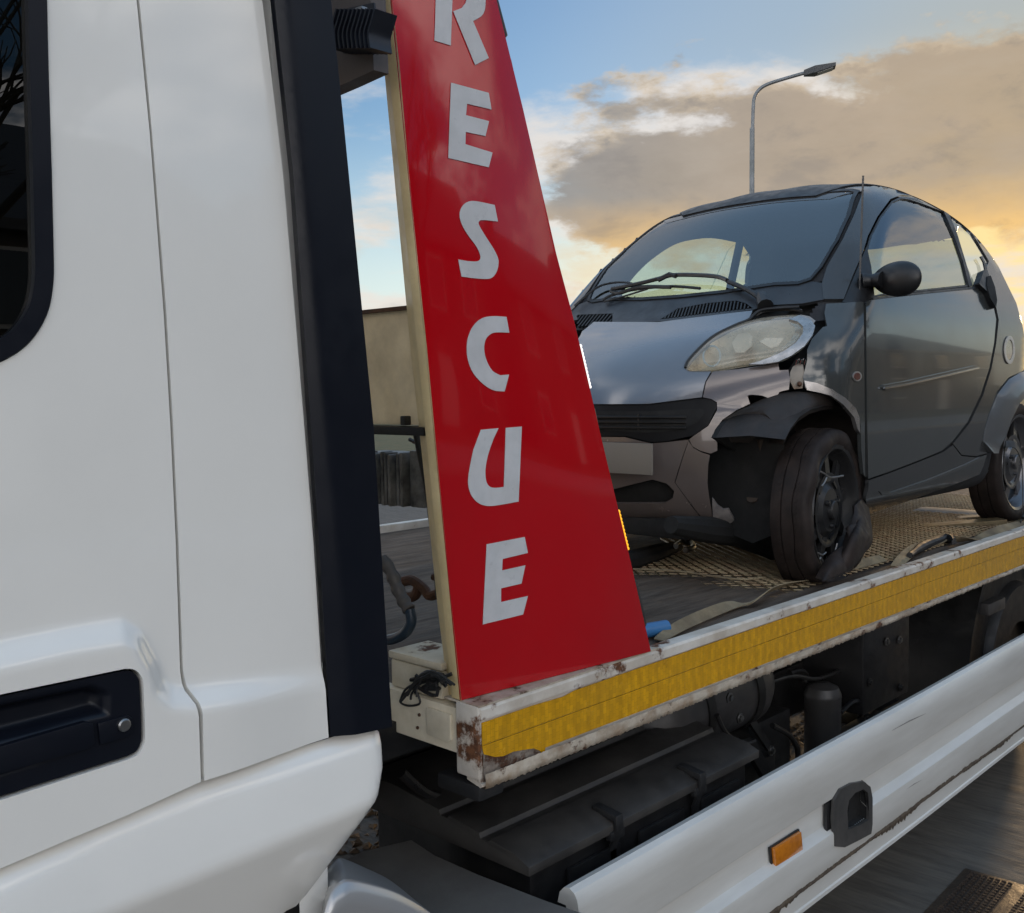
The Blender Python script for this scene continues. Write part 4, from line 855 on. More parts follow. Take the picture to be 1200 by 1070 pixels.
def cpanel(name, V3, T_, mt, parent=None, th=.012, toward=(-.6, -.7, .3), mirror=False):
    nr_ = normals(V3) if th and np.abs(fbody(V3)).max() < .07 else None
    o = panel(name, V3+CORG, T_, mt, parent or CAR, th=th, flip_to=toward, nrm=nr_)
    if mirror:
        W_ = V3*np.array([1, -1, 1]); t2 = np.array(toward)*np.array([1, -1, 1]); panel(name, W_+CORG, T_, mt, parent or CAR, th=th, flip_to=t2, nrm=None if nr_ is None else nr_*np.array([1, -1, 1]))
    return o
def side(name, px, mt, holes=(), step=5., gap=.3, off=0., th=.014, mirror=True, parent=None):
    V, T_ = cdt(inset(np.array(px, float), gap), step, holes=[inset(np.array(h, float), -gap) for h in holes])
    return cpanel(name, onbody(V, off), T_, mt, parent, th, mirror=mirror)
def near_yz(px): P = onbody(np.array(px, float)); return [(float(p[1]), float(p[2])) for p in P]
def symp(h): return h+[(-y, z) for y, z in h[::-1] if abs(y) > 1e-4]
def front(name, half, mt, step=.03, off=0., th=.012, gap=.0004, holes=(), parent=None):
    """half: (y, z) list of the near half, from the centre line round to the centre line"""
    V, T_ = cdt(inset(np.array(symp(half)), gap), step, holes=[np.array(h) for h in holes], estep=.012); return cpanel(name, fromX(V, off), T_, mt, parent, th, toward=(-1, 0, .5))

# ---- outlines read off the photograph (enlarged view)
WS_near = Z1([(545, 303), (575, 293), (602, 262), (640, 200), (668, 140), (690, 85)])
ws = near_yz(WS_near)
ws_half = [(0., 1.028), (-.2, 1.032), (-.40, 1.048)]+[p for p in ws]
ws_half += [(ws[-1][0]*.93, ws[-1][1]+.012), (-.3, 1.476), (0., 1.487)]
BODYP = {}
# bonnet
bon_px = Z1([(440, 364), (428, 388), (398, 402), (345, 432), (300, 478), (287, 497), (293, 505), (344, 505), (330, 530), (322, 566)])
bon = [(0., .925)]+near_yz(bon_px)+[(-.2, .612), (0., .612)]
BONM = mat('bonnet_sky_reflection', (.17, .18, .20), rough=.22, metal=.35, coat=.9, col2=(.155, .165, .185), scale=3, rvar=.03)  # lighter copy of the car grey, blue sky reflection put into its colour
front('bonnet', bon, BONM)
# cowl between bonnet and windscreen
cowl_px = Z1([(440, 362), (470, 352), (552, 348), (608, 338), (600, 300), (575, 296), (545, 304)])
cw = near_yz(cowl_px)
cowl_half = [(0., .928), (-.2, .931)]+cw+[(-.40, 1.045), (-.2, 1.029), (0., 1.025)]
vent_px = Z1([(222, 385), (262, 360), (330, 347), (400, 341), (422, 347), (438, 359), (330, 371)])
vent2_px = Z1([(30, 374), (112, 371), (110, 398), (30, 402)])
vt = near_yz(vent_px); vt2 = near_yz(vent2_px)
front('cowl', cowl_half, COWLM, step=.025, off=-.004, holes=[vt, vt2])
cowl = [o for o in CAR.children if o.name.startswith('cowl')][0]
V, T_ = cdt(np.array(symp([(0., .90), (-.5, .92), (-.52, 1.02), (0., 1.0)])), .05); cpanel('cowl_tray', fromX(V, -.022), T_, VOID, None, 0, toward=(-1, 0, .6))
def louvre(poly, n, slant):
    P = np.array(poly); y0, y1 = P[:, 0].min(), P[:, 0].max(); bm = bmesh.new()
    for k in range(n):
        y = y0+(y1-y0)*(k+.5)/n; zz = np.linspace(P[:, 1].min()-.02, P[:, 1].max()+.02, 40); Q = np.stack([y+slant*(zz-zz.mean()), zz], 1); ok = inpoly(Q, P)
        if ok.sum() < 3: continue
        Q = Q[ok][[0, -1]]; S = fromX(Q, -.002); 
        d = S[1]-S[0]; w = np.array([0, .0030, 0]); u_ = np.array([.010, 0, -.008]); q = []
        for s_ in (S[0], S[1]): q += [s_-w, s_+w, s_+w+u_, s_-w+u_]
        hexa(bm, [p+CORG for p in q])
    return obm('vent_slats', bm, TRIM, cowl, smooth=False)
louvre(vt, 26, .55); louvre(vt2, 13, .1)
# windscreen with black surround
V, T_ = cdt(np.array(symp(ws_half)), .04, holes=[inset(np.array(symp(ws_half)), .012)], estep=.02)
wsf = cpanel('windscreen_seal', fromX(V, .001), T_, TRIM, None, .01, toward=(-1, 0, .6))
V, T_ = cdt(inset(np.array(symp(ws_half)), .008), .035); cpanel('windscreen', fromX(V, -.004), T_, WGLASS, None, 0, toward=(-1, 0, .6))
# grille and lower front
gr_px = Z1([(322, 568), (342, 571), (354, 580), (353, 594), (335, 630), (300, 655), (240, 668), (205, 671)])
gr = near_yz(gr_px); gr_half = [(0., .610), (-.2, .610)]+gr+[(-.12, .497), (0., .495)]
def frontz(half, mt, name, off, **k): return front(name, half, mt, off=off, **k)
# bumper: centre piece with fog opening, corner piece torn at the wheel side
bc_px = Z1([(292, 664), (275, 712), (259, 763), (285, 800), (320, 845)])
bcn = near_yz(bc_px)
fog_px = Z1([(150, 757), (207, 757), (240, 766), (258, 784), (254, 800), (236, 812), (150, 812)])
fg = near_yz(fog_px); fg = [(0., .285)]+[(p[0], p[1]) for p in fg[1:6]]+[(0., .245)]
fogh = symp(fg)
bhalf = [(0., .493), (-.12, .494)]+near_yz(Z1([(205, 673), (240, 670)]))+bcn+near_yz(Z1([(250, 850)]))+[(0., .175)]
front('front_bumper', bhalf, FRONTP, holes=[fogh])
V, T_ = cdt(np.array(fogh), .03); cpanel('lower_intake', fromX(V, -.035), T_, VOID, None, 0, toward=(-1, 0, 0))
GRILLEM = mat('grille_black', (.004, .004, .005), rough=.55, spec=.25)
grille = front('grille', gr_half, GRILLEM, off=-.006, step=.02, th=.02)
ghole = inset(np.array(symp([(0., .590), (-.2, .590)]+[(p[0]*.93, .555+(p[1]-.555)*.62) for p in gr[1:]]+[(0., .515)])), .004)
V, T_ = cdt(ghole, .03); cpanel('grille_recess', fromX(V, -.0035), T_, VOID, grille, 0, toward=(-1, 0, 0))
bm = bmesh.new()
for z in (.565, .548, .528):
    ys = np.linspace(-.33, .33, 24); S = fromX(np.stack([ys, np.full(24, z)], 1), .001)+CORG; tube(bm, S, .005, 6)
for y in (-.17, .17): box(bm, fromX(np.array([[y, .575]]))[0]+CORG+np.array([-.004, -.004, 0]), fromX(np.array([[y, .575]]))[0]+CORG+np.array([.02, .004, -.055]))
obm('grille_bar', bm, TRIM, grille)
# damaged near corner of the bumper (with jagged torn edge), plain far corner
corner_up = Z1([(347, 506), (400, 501), (450, 494), (500, 487), (502, 503), (523, 502), (527, 522), (524, 548), (503, 553), (490, 573), (462, 562), (437, 560), (428, 562), (434, 581), (402, 596), (370, 618), (352, 642), (350, 658), (358, 672), (358, 690), (342, 697), (318, 690), (300, 680), (292, 664), (302, 656), (337, 632), (357, 596), (357, 578), (344, 570), (324, 566), (332, 530)])
side('bumper_corner', corner_up, FRONTP, step=4., mirror=False, gap=.1)
corner_lo = Z1([(291, 667), (302, 683), (320, 693), (341, 700), (337, 722), (335, 765), (339, 798), (345, 830), (347, 860), (322, 846), (287, 801), (260, 764), (276, 712)])
side('bumper_corner', corner_lo, FRONTP, step=4., mirror=False, gap=.1)
shard = Z1([(346, 800), (358, 818), (372, 828), (384, 826), (397, 852), (384, 862), (372, 856), (367, 862), (348, 861)])
side('torn_shard', shard, mat('scraped_plastic', (.22, .20, .19), rough=.4, col2=(.12, .11, .11), scale=20), step=4., off=.006, mirror=False, gap=0)
V, T_ = cdt(np.array([(.40, .19), (.70, .19), (.72, .72), (.60, .70), (.42, .62)]), .04); 
cpanel('bumper_corner', fromX(V), T_, FRONTP, None, .012, toward=(-1, .5, 0))
# front wing (what is left of it), door, safety cell, sill, rear flank
wing = Z1([(610, 348), (698, 343), (700, 500), (701, 640), (702, 752), (697, 745), (692, 690), (690, 630), (684, 605), (668, 584), (645, 570), (608, 558), (600, 548), (562, 545), (556, 520), (566, 480), (566, 455), (577, 430), (603, 402), (612, 400), (606, 370)])
side('front_wing', wing, PAINT, step=4.5)
wlip = Z1([(560, 527), (590, 533), (625, 548), (655, 567), (680, 592), (688, 612), (690, 650), (684, 640), (676, 612), (650, 582), (622, 562), (600, 556), (566, 549)])
side('torn_wing_edge', wlip, mat('bare_alloy', (.42, .40, .39), rough=.3, metal=.8, col2=(.3, .28, .27), scale=9), step=3., off=.004, mirror=False, gap=0)
doorp = Z1([(703, 343), (720, 337), (760, 333), (850, 323), (945, 314), (972, 311), (982, 324), (1000, 356), (1006, 385), (1001, 440), (990, 498), (970, 560), (940, 622), (905, 668), (880, 690), (830, 711), (760, 738), (708, 756), (705, 600), (704, 480)])
door_o = side('car_door', doorp, PAINT, step=5.)
winp = Z1([(702, 338), (704, 300), (703, 225), (712, 192), (735, 147), (763, 110), (785, 100), (815, 103), (850, 114), (882, 128), (893, 140), (912, 185), (930, 240), (946, 308), (850, 318), (740, 330)])
qwinp = Z1([(893, 134), (915, 146), (935, 170), (960, 208), (984, 250), (975, 280), (962, 306), (950, 306), (935, 248), (915, 185)])
cell = Z1([(604, 338), (600, 300), (612, 262), (648, 200), (676, 140), (697, 82), (716, 70), (738, 66), (770, 67), (805, 73), (850, 88), (900, 113), (945, 145), (975, 178), (1003, 225), (1030, 280), (1055, 345), (1068, 400), (1074, 440), (1076, 500), (1062, 508), (1035, 520), (1008, 552), (988, 610), (975, 668), (985, 696), (960, 702), (930, 712), (880, 728), (800, 756), (712, 790), (706, 770), (707, 758)]+[(760, 740), (830, 713), (881, 692), (907, 670), (942, 624), (972, 562), (992, 499), (1003, 441), (1009, 386), (1003, 354), (985, 322), (973, 308)]+[(948, 312), (850, 321), (740, 333), (703, 340), (700, 341), (650, 343)])
# the cell is one big ring: windows are cut out as holes, the outline follows the door
side('safety_cell', cell, CELL, holes=[winp[:-2]+winp[-2:], qwinp], step=5., gap=.5) if False else None
cell_outer = Z1([(604, 338), (600, 300), (612, 262), (648, 200), (676, 140), (697, 82), (716, 70), (738, 66), (770, 67), (805, 73), (850, 88), (900, 113), (945, 145), (975, 178), (1003, 225), (1030, 280), (1055, 345), (1068, 400), (1074, 440), (1078, 500), (1062, 508), (1035, 520), (1008, 552), (988, 610), (975, 668), (985, 696), (960, 702), (930, 712), (880, 728), (800, 756), (712, 790), (706, 760)])
# A-pillar + roof rail + quarter as one strip above the door, sill below
def pull(p):
    return p
_so = Z1([(604, 338), (600, 300), (612, 262), (648, 200), (676, 140), (697, 84), (716, 75), (738, 72), (770, 73), (805, 79), (850, 95), (898, 120), (940, 151), (969, 184), (996, 229), (1022, 284), (1053, 347), (1067, 400), (1075, 440), (1078, 500), (1062, 508), (1035, 520), (1008, 552), (988, 610), (975, 668), (985, 696), (960, 702), (930, 712)])
strip_up = _so[:26]+Z1([(960, 703), (925, 700), (905, 674), (944, 625), (974, 563), (994, 499), (1005, 441), (1011, 386), (1004, 353), (986, 320), (974, 308), (962, 309), (952, 307), (966, 303), (978, 280), (988, 250), (962, 205), (937, 166), (916, 142), (893, 129), (883, 124), (850, 110), (815, 99), (785, 96), (760, 106), (731, 145), (708, 191), (698, 225), (672, 285), (652, 338)])
side('safety_cell', strip_up, CELL, step=4.5, gap=.3)
sill = Z1([(709, 759), (760, 741), (830, 714), (882, 693), (905, 676), (925, 702), (958, 705), (985, 698), (978, 722), (968, 745), (940, 757), (900, 772), (850, 790), (800, 808), (745, 826), (712, 836), (704, 828), (702, 800), (708, 780)])
side('sill', sill, CELL, step=5.)
side('sill_strip', Z1([(735, 785), (760, 788), (850, 757), (930, 724), (984, 698), (980, 707), (930, 730), (850, 763), (765, 794), (742, 793)]), PAINT, step=4., off=.004, mirror=True, gap=0, th=.006)
# mirror sail and window seals
side('mirror_sail', Z1([(646, 345), (652, 338), (705, 214), (716, 262), (724, 334), (728, 348), (700, 349)]), TRIM, step=4., off=-.003)
V, T_ = cdt(np.array(winp), 5., holes=[inset(np.array(winp), 2.2)]); cpanel('window_seal', onbody(V, -.003), T_, TRIM, None, .01)
V, T_ = cdt(inset(np.array(winp), 1.), 6.); cpanel('side_window', onbody(V, -.008), T_, SGLASS, None, 0, mirror=True)
V, T_ = cdt(inset(np.array(qwinp), -2.5), 5.); cpanel('quarter_window', onbody(V, -.006), T_, SGLASS, None, 0, mirror=True)
side('window_post', mirror=False, mt=TRIM, px=Z1([(882, 128), (894, 134), (915, 186), (933, 245), (951, 307), (943, 309), (928, 248), (908, 190)]), step=4., off=.001, gap=0)
side('belt_moulding', Z1([(720, 334), (760, 329), (850, 319), (950, 309), (974, 307), (974, 311), (950, 314), (850, 324), (760, 334), (720, 339)]), TRIM, step=4., off=.004, gap=0, th=.008)
# door moulding: a bright line over a soft swelling
side('door_moulding', Z1([(745, 538), (800, 528), (880, 510), (960, 492), (968, 492), (968, 500), (960, 503), (880, 523), (800, 541), (752, 550), (745, 547)]), PAINT, step=3.5, off=.009, gap=0, th=.012)
side('moulding_strip', Z1([(747, 543), (800, 534), (880, 516), (966, 496), (967, 499), (880, 520), (800, 538), (747, 547)]), CHROME, step=3., off=.013, gap=0, th=.006)
# rear wheel-arch flare
flare = Z1([(975, 668), (980, 640), (990, 605), (1008, 560), (1035, 524), (1062, 508), (1090, 500), (1125, 500), (1150, 520), (1150, 560), (1120, 545), (1090, 546), (1066, 556), (1042, 580), (1022, 620), (1008, 660), (994, 694), (985, 694)])
V, T_ = cdt(np.array(flare), 4.)
dl_ = dpoly(V, np.array(flare[:9]), closed=False); P_ = onbody(V, .002); P_ = P_+normals(P_)*(.034*np.clip(dl_/17., 0, 1)**.8)[:, None]; cpanel('arch_flare', P_, T_, mat('flare_grey', (.10, .105, .11), rough=.3, metal=.2, coat=.5, rvar=.0), None, .035, mirror=True)
# rear flank and tail: drawn in car coordinates, seen edge-on or out of frame
tail = [(2.36, .70), (2.45, .62), (2.46, .35), (2.40, .22), (2.30, .22), (2.30, .5)]
# round flap with bright ring, indicator repeater
def disc(name, px, rx, ry, mt, off, seg=24, parent=None, th=.004, hole=None):
    P = [(px[0]+rx*math.cos(a), px[1]+ry*math.sin(a)) for a in np.linspace(0, 2*math.pi, seg, endpoint=False)]
    hs = [] if hole is None else [np.array([(px[0]+rx*hole*math.cos(a), px[1]+ry*hole*math.sin(a)) for a in np.linspace(0, 2*math.pi, seg, endpoint=False)])]
    V, T_ = cdt(np.array(P), max(1.6, rx*.5), holes=hs); return cpanel(name, onbody(V, off), T_, mt, parent, th)
ring = disc('round_flap', (1183.5, 410), 6.0, 16.5, mat('pale_ring', (.50, .47, .42), rough=.4), .006, hole=.74)
disc('flap_lens', (1183.5, 410), 5.0, 14., mat('flap_centre', (.10, .07, .05), rough=.25, coat=.8), .003, parent=ring)
rep = disc('repeater', (1005, 441), 5.0, 5.8, mat('repeater_ring', (.22, .21, .20), rough=.35), .005, hole=.55)
disc('repeater_lens', (1005, 441), 3.6, 4.2, mat('repeater_lens', (.10, .03, .025), rough=.2, coat=.8), .007, parent=rep)
# air scoop behind the door window
sc_px = Z1([(977, 270), (984, 268), (990, 285), (1002, 310), (1008, 340), (1006, 358), (1000, 352), (985, 320), (972, 308), (966, 302), (972, 286)])
side('air_scoop', sc_px, TRIM, step=3.5, off=.022, gap=0, th=.03)
side('scoop_mouth', Z1([(985, 285), (993, 283), (1003, 310), (1008, 340), (1004, 356), (992, 335), (984, 305)]), VOID, step=3.5, off=.026, gap=0, th=.004)
bm = bmesh.new(); q = onbody(np.array(Z1([(980, 270), (976, 252), (969, 240), (973, 238), (982, 255), (985, 268)])), .012)+CORG; prism(bm, [tuple(p) for p in q], (0, .006, 0)); obm('scoop_tip', bm, TRIM, CAR)

# inner shell: a dark body behind all panels, open at the windows, wheels and the smashed corner
def shell():
    C0 = np.array([1.25, 0, .80]); nu, nv = 560, 280; th = np.linspace(0, 2*math.pi, nu, endpoint=False); ph = np.linspace(-math.pi/2+.001, math.pi/2-.001, nv)
    TH, PH = np.meshgrid(th, ph, indexing='ij'); D = np.stack([np.cos(PH)*np.cos(TH)*1.6, np.cos(PH)*np.sin(TH), np.sin(PH)], -1).reshape(-1, 3); D /= np.linalg.norm(D, axis=1, keepdims=True)
    lo = np.zeros(len(D)); hi = np.full(len(D), 2.0)
    for _ in range(40):
        m = (lo+hi)/2; ins = fbody(C0+D*m[:, None])+.012 < 0; lo = np.where(ins, m, lo); hi = np.where(ins, hi, m)
    P = C0+D*lo[:, None]; Fs = np.array([(i*nv+j, ((i+1) % nu)*nv+j, ((i+1) % nu)*nv+j+1, i*nv+j+1) for i in range(nu) for j in range(nv-1)])
    c = P[Fs].mean(1); ac = c*np.array([1, -1, 1]); ac[:, 1] = -np.abs(c[:, 1])
    q = ac+CORG-CAM; px = np.stack([PCX+FPX*(q@_r)/(q@_f), PCY-FPX*(q@_u)/(q@_f)], 1)
    k = np.ones(len(Fs), bool)
    k &= ~(inpoly(px, inset(np.array(winp), -3)) & (np.abs(c[:, 1]) > .4)); k &= ~(inpoly(px, inset(np.array(qwinp), -2)) & (np.abs(c[:, 1]) > .4))
    k &= ~(inpoly(c[:, 1:], inset(np.array(symp(ws_half)), .014)) & (c[:, 0] < 1.25))
    rw = np.array(symp([(0, 1.0), (-.50, 1.02), (-.42, 1.36), (0, 1.40)])); k &= ~(inpoly(c[:, 1:], rw) & (c[:, 0] > 1.9))
    for wx, wr in ((.36, .33), (2.24, .33)): k &= ~((np.hypot(c[:, 0]-wx, c[:, 2]-.29) < wr) & (np.abs(c[:, 1]) > .42))
    k &= ~((c[:, 0] < .78) & (c[:, 1] < -.25) & (c[:, 2] < .90) & (c[:, 2] > .12))
    k &= ~((c[:, 0] < .70) & (np.abs(c[:, 1]) < .60) & (c[:, 2] > .75) & (c[:, 2] < 1.05))
    k &= ~((c[:, 0] < .75) & (np.abs(c[:, 1]) < .74) & (c[:, 2] > .18) & (c[:, 2] < .78))
    return P, Fs[k]
P_, F_ = shell(); sh = mk('inner_shell', P_+CORG, F_, mat('cabin_lining', (.018, .018, .02), rough=.85), CAR, smooth=True)
# rear skin, tailgate glass, roof
V, T_ = cdt(np.array(symp([(0., .30), (-.62, .30), (-.66, .60), (-.66, .95), (0., .97)])), .05); cpanel('tailgate', fromX(V, 0, True), T_, PAINT, None, .012, toward=(1, 0, 0))
V, T_ = cdt(np.array(symp([(0., .995), (-.52, 1.01), (-.44, 1.365), (0., 1.405)])), .05); cpanel('rear_window', fromX(V, -.004, True), T_, glass('rear_glass', (.34, .39, .38), ior=1.5), None, 0, toward=(1, 0, 0.3))
rx = np.array([(.99, -.40), (1.06, -.475), (1.3, -.535), (1.7, -.54), (2.05, -.52), (2.17, -.46), (2.20, -.3), (2.21, 0), (2.20, .3), (2.17, .46), (2.05, .52), (1.7, .54), (1.3, .535), (1.06, .475), (.99, .40), (.985, .2), (.98, 0), (.985, -.2)])
V, T_ = cdt(rx, .025); n = len(V); P_, _ = march(np.stack([V[:, 0], V[:, 1], np.full(n, 1.9)], 1), np.tile([0, 0, -1.], (n, 1)), 120, -.003)
cpanel('roof', P_, T_, CELL, None, .006, toward=(0, 0, 1))
rx = rx*np.array([1, .82])+np.array([.02, 0])
V, T_ = cdt(rx, .02); n = len(V); P_, _ = march(np.stack([V[:, 0], V[:, 1], np.full(n, 1.9)], 1), np.tile([0, 0, -1.], (n, 1)), 120, .003)
P_[:, 2] += .005*(.5+.5*np.sin(P_[:, 1]*24))*np.clip((.43-np.abs(V[:, 1]))/.08, 0, 1)*np.clip((V[:, 0]-1.0)/.05, 0, 1)
cpanel('roof_cover', P_, T_, TRIM, None, .006, toward=(0, 0, 1))
# rear quarters and bumper, mostly out of frame
for s_ in (-1, 1):
    V, T_ = cdt(np.array([(2.26, .98), (2.30, .72), (2.46, .60), (2.47, .30), (2.36, .22), (2.30, .22), (2.42, .30), (2.40, .45), (2.34, .60), (2.28, .70)])[[0, 1, 9, 8, 7, 6, 5, 4, 3, 2][::-1]] if False else np.array([(2.28, .99), (2.30, .70), (2.44, .52), (2.46, .25), (2.40, .22), (2.50, .22), (2.52, .6), (2.46, .98)]), .03)
    n = len(V); P_, _ = march(np.stack([V[:, 0], np.full(n, s_*1.0), V[:, 1]], 1), np.tile([0, -s_*1., 0], (n, 1)), 120, -.004); cpanel('rear_quarter', P_, T_, CELL, None, 0, toward=(0, s_, 0))
# added far-side mask: shapes the bright opening seen through the far door glass
arch_ = spline([(727, 352), (733, 338), (746, 321), (764, 304), (790, 287), (815, 280.5), (838, 279.5), (866, 285)], 5).tolist()+[(853, 345), (851, 356)]
arch2_ = [(871.5, 287)]+spline([(875, 290), (879, 300), (880.5, 315), (880, 335), (879, 356)], 4).tolist()+[(858, 356), (859, 345)]
def far_in(px):
    out = []
    for a, b in px:
        y = .6
        for _ in range(8): q = onY(a, b, CY0+y)-CORG; y = float(Wz(q[2]))-.06-.16*min(1., max(0., (a-882)/25))
        out.append(onY(a, b, CY0+y)-CORG)
    return np.array(out)
V, T_ = cdt(np.array([(655, 372), (668, 340), (700, 305), (740, 276), (790, 256), (840, 245), (900, 240), (960, 250), (960, 372)]), 7., holes=[arch_, arch2_])
P_ = far_in(V); T_ = T_[(fbody(P_)[T_] < -.006).all(1)]; cpanel('far_window_mask', P_, T_, bpy.data.materials['cabin_lining'], None, .02, toward=(0, -1, 0))

# interior
bm = bmesh.new()
def cbox(bm, a, b): return box(bm, np.array(a)+CORG, np.array(b)+CORG)
cbox(bm, (.62, -.62, .72), (.95, .62, .98)); obm('dashboard', bm, SEATM, CAR, bevel=.06, bseg=3)
for s_ in (-1, 1):
    bm = bmesh.new(); cbox(bm, (1.15, s_*.34-.23, .40), (1.65, s_*.34+.23, .58)); vs = cbox(bm, (1.58, s_*.34-.22, .55), (1.70, s_*.34+.22, .97)); obm('seat', bm, SEATM, CAR, bevel=.04, bseg=3)
bm = bmesh.new(); c = Vector((1.05, .34, .93))+Vector(CORG); pts_ = [c+Vector((.06*math.cos(a), .17*math.sin(a), .16*math.cos(a))) for a in np.linspace(0, 2*math.pi, 25)]; tube(bm, pts_, .013, 8, cap=False); tube(bm, [c+Vector((-.12, 0, -.08)), c], .03, 8); obm('steering_wheel', bm, TRIM, CAR)
bm = bmesh.new(); cbox(bm, (.70, -.68, .24), (2.3, .68, .36)); cbox(bm, (1.75, -.62, .36), (2.30, .62, .85)); obm('cabin_floor', bm, SEATM, CAR)
bm = bmesh.new(); cbox(bm, (.12, -.30, .22), (.75, .70, .60)); cbox(bm, (.20, -.28, .605), (.66, .60, .80)); cbox(bm, (.05, -.35, .13), (.75, .62, .20)); obm('front_structure', bm, VOID, CAR, bevel=.02)
bm = bmesh.new(); cbox(bm, (.74, -.69, .22), (.78, .69, .92)); cbox(bm, (.52, -.55, .58), (.735, -.30, .76)); obm('bulkhead', bm, VOID, CAR)

bm = bmesh.new(); prism(bm, [np.array(p)+CORG for p in [(2.12, .08, .5), (2.12, .62, .5), (2.12, .60, 1.08), (2.07, .48, 1.42), (2.07, .08, 1.45)]], (.02, 0, 0)); obm('added_light_block', bm, SEATM, CAR)  # added panel, blocks the light coming through the rear window
# headlight: bowl, reflectors, cloudy lens, rim
hl = Z1([(287, 497), (296, 478), (345, 431), (400, 402), (450, 386), (500, 379), (545, 377), (572, 386), (583, 400), (578, 420), (560, 446), (530, 468), (500, 482), (450, 488), (400, 495), (344, 505), (293, 505)])
hls = [tuple(p) for p in spline(hl, 4, closed=True)]
V, T_ = cdt(np.array(hls), 3.0); dd = dpoly(V, np.array(hls)); bul = .004+.020*(1-np.exp(-dd/6.))
P_ = onbody(V, 0.); Nn = normals(P_)
head = cpanel('headlight', P_+Nn*bul[:, None], T_, LENS, None, .01)
Pb = P_-Nn*(.012+.05*(1-np.exp(-dd/7.)))[:, None]; cpanel('bowl', Pb, T_, mat('bowl_beige', (.56, .49, .38), rough=.3, metal=.5, col2=(.40, .35, .27), scale=18), head, 0)
rim_ = Z1([(524, 384), (545, 390), (557, 401), (556, 418), (541, 438), (515, 457), (485, 471), (455, 482), (430, 489), (462, 489), (500, 483), (530, 469), (560, 447), (579, 421), (585, 400), (574, 384), (548, 375)])
side('bezel', rim_, mat('satin_bezel', (.42, .42, .42), rough=.32, metal=.7, col2=(.30, .30, .30), scale=30), step=2.5, off=.026, mirror=False, gap=0, th=.012, parent=head)
rim2 = Z1([(525, 392), (540, 392), (553, 402), (552, 418), (538, 438), (510, 458), (480, 472), (500, 457), (525, 437), (538, 417), (538, 403)])
side('reflector', rim2, mat('inner_bezel', (.30, .28, .25), rough=.25, metal=.8, col2=(.62, .60, .56), scale=60), step=2.5, off=-.004, mirror=False, gap=0, th=.004, parent=head)
side('reflector', Z1([(456, 436), (470, 428), (512, 428), (500, 446), (482, 452)]), mat('reflector_pale', (.8, .78, .72), rough=.3), step=2.5, off=-.010, mirror=False, gap=0, th=.004, parent=head)
side('low_beam_bowl', Z1([(392, 440), (405, 420), (425, 414), (440, 424), (438, 446), (420, 462), (400, 462)]), mat('bowl_shine', (.66, .60, .50), rough=.3, metal=.3), step=2.5, off=-.016, mirror=False, gap=0, th=.004, parent=head)
cring = [(v[0], v[1]) for v in Z1([(345+22*math.cos(a), 470+26*math.sin(a)) for a in np.linspace(0, 2*math.pi, 20, endpoint=False)])]
V, T_ = cdt(np.array(cring), 3., holes=[inset(np.array(cring), 2.2)]); cpanel('indicator_ring', onbody(V, -.006), T_, REFL, head, .003)
bm = bmesh.new(); S = onbody(np.array(spline(Z1([(284, 497), (294, 476), (343, 428), (398, 399), (430, 386), (446, 372), (462, 363), (500, 359), (548, 356)]), 4)), .004)+CORG; tube(bm, S, .006, 6); obm('headlight_seal', bm, RUBBER, CAR)
# tab on top of the lamp, mounting bracket below it
bm = bmesh.new(); P4 = onbody(np.array(Z1([(552, 374), (572, 378), (586, 388), (580, 396), (566, 388)])), .022)+CORG; prism(bm, [tuple(p) for p in P4], (.01, .02, -.004)); obm('lamp_tab', bm, mat('grey_tab', (.26, .25, .24), rough=.5), head)
br_px = Z1([(533, 495), (545, 487), (557, 490), (560, 512), (556, 545), (536, 547), (527, 530), (527, 508)])
V, T_ = cdt(np.array(br_px), 3.); PB = onbody(V, -.004); brk = cpanel('lamp_bracket', PB, T_, mat('bracket_metal', (.20, .18, .155), rough=.5, metal=.6, col2=(.11, .075, .05), scale=16), None, .012)
bm = bmesh.new(); c = onbody(np.array(Z1([(549, 535)])), .004)[0]+CORG; lathe(bm, [(.0001, .010), (.006, .008), (.009, .0)], c, (-.6, -.7, .1), 12); obm('bolt', bm, RUSTY, brk)
bm = bmesh.new()
for i in range(5):
    a, b = Z1([(540+i*5, 490-3*(i % 2))])[0]; c = onbody(np.array([(a, b)]), .004)[0]+CORG; tube(bm, [c, c+np.array([-.004, -.008, .016])], .0022, 5)
obm('broken_clip', bm, REFL, brk)
side('bay_shade_sheet', Z1([(438, 366), (450, 358), (552, 346), (610, 340), (612, 402), (603, 404), (580, 425), (565, 455), (562, 545), (528, 545), (524, 500), (560, 447), (586, 400), (572, 382), (545, 374), (450, 384)]), VOID, step=5., off=-.045, mirror=False, gap=0, th=0)  # black sheet stands in for the shade in the open hole
bm = bmesh.new(); S = onbody(np.array(spline(Z1([(447, 376), (470, 366), (520, 362), (555, 365)]), 4)), -.008)+CORG; tube(bm, S, .006, 6); S = onbody(np.array(spline(Z1([(450, 370), (500, 356), (540, 356)]), 4)), -.012)+CORG; tube(bm, S, .004, 6); obm('wiring', bm, RUBBER, CAR)

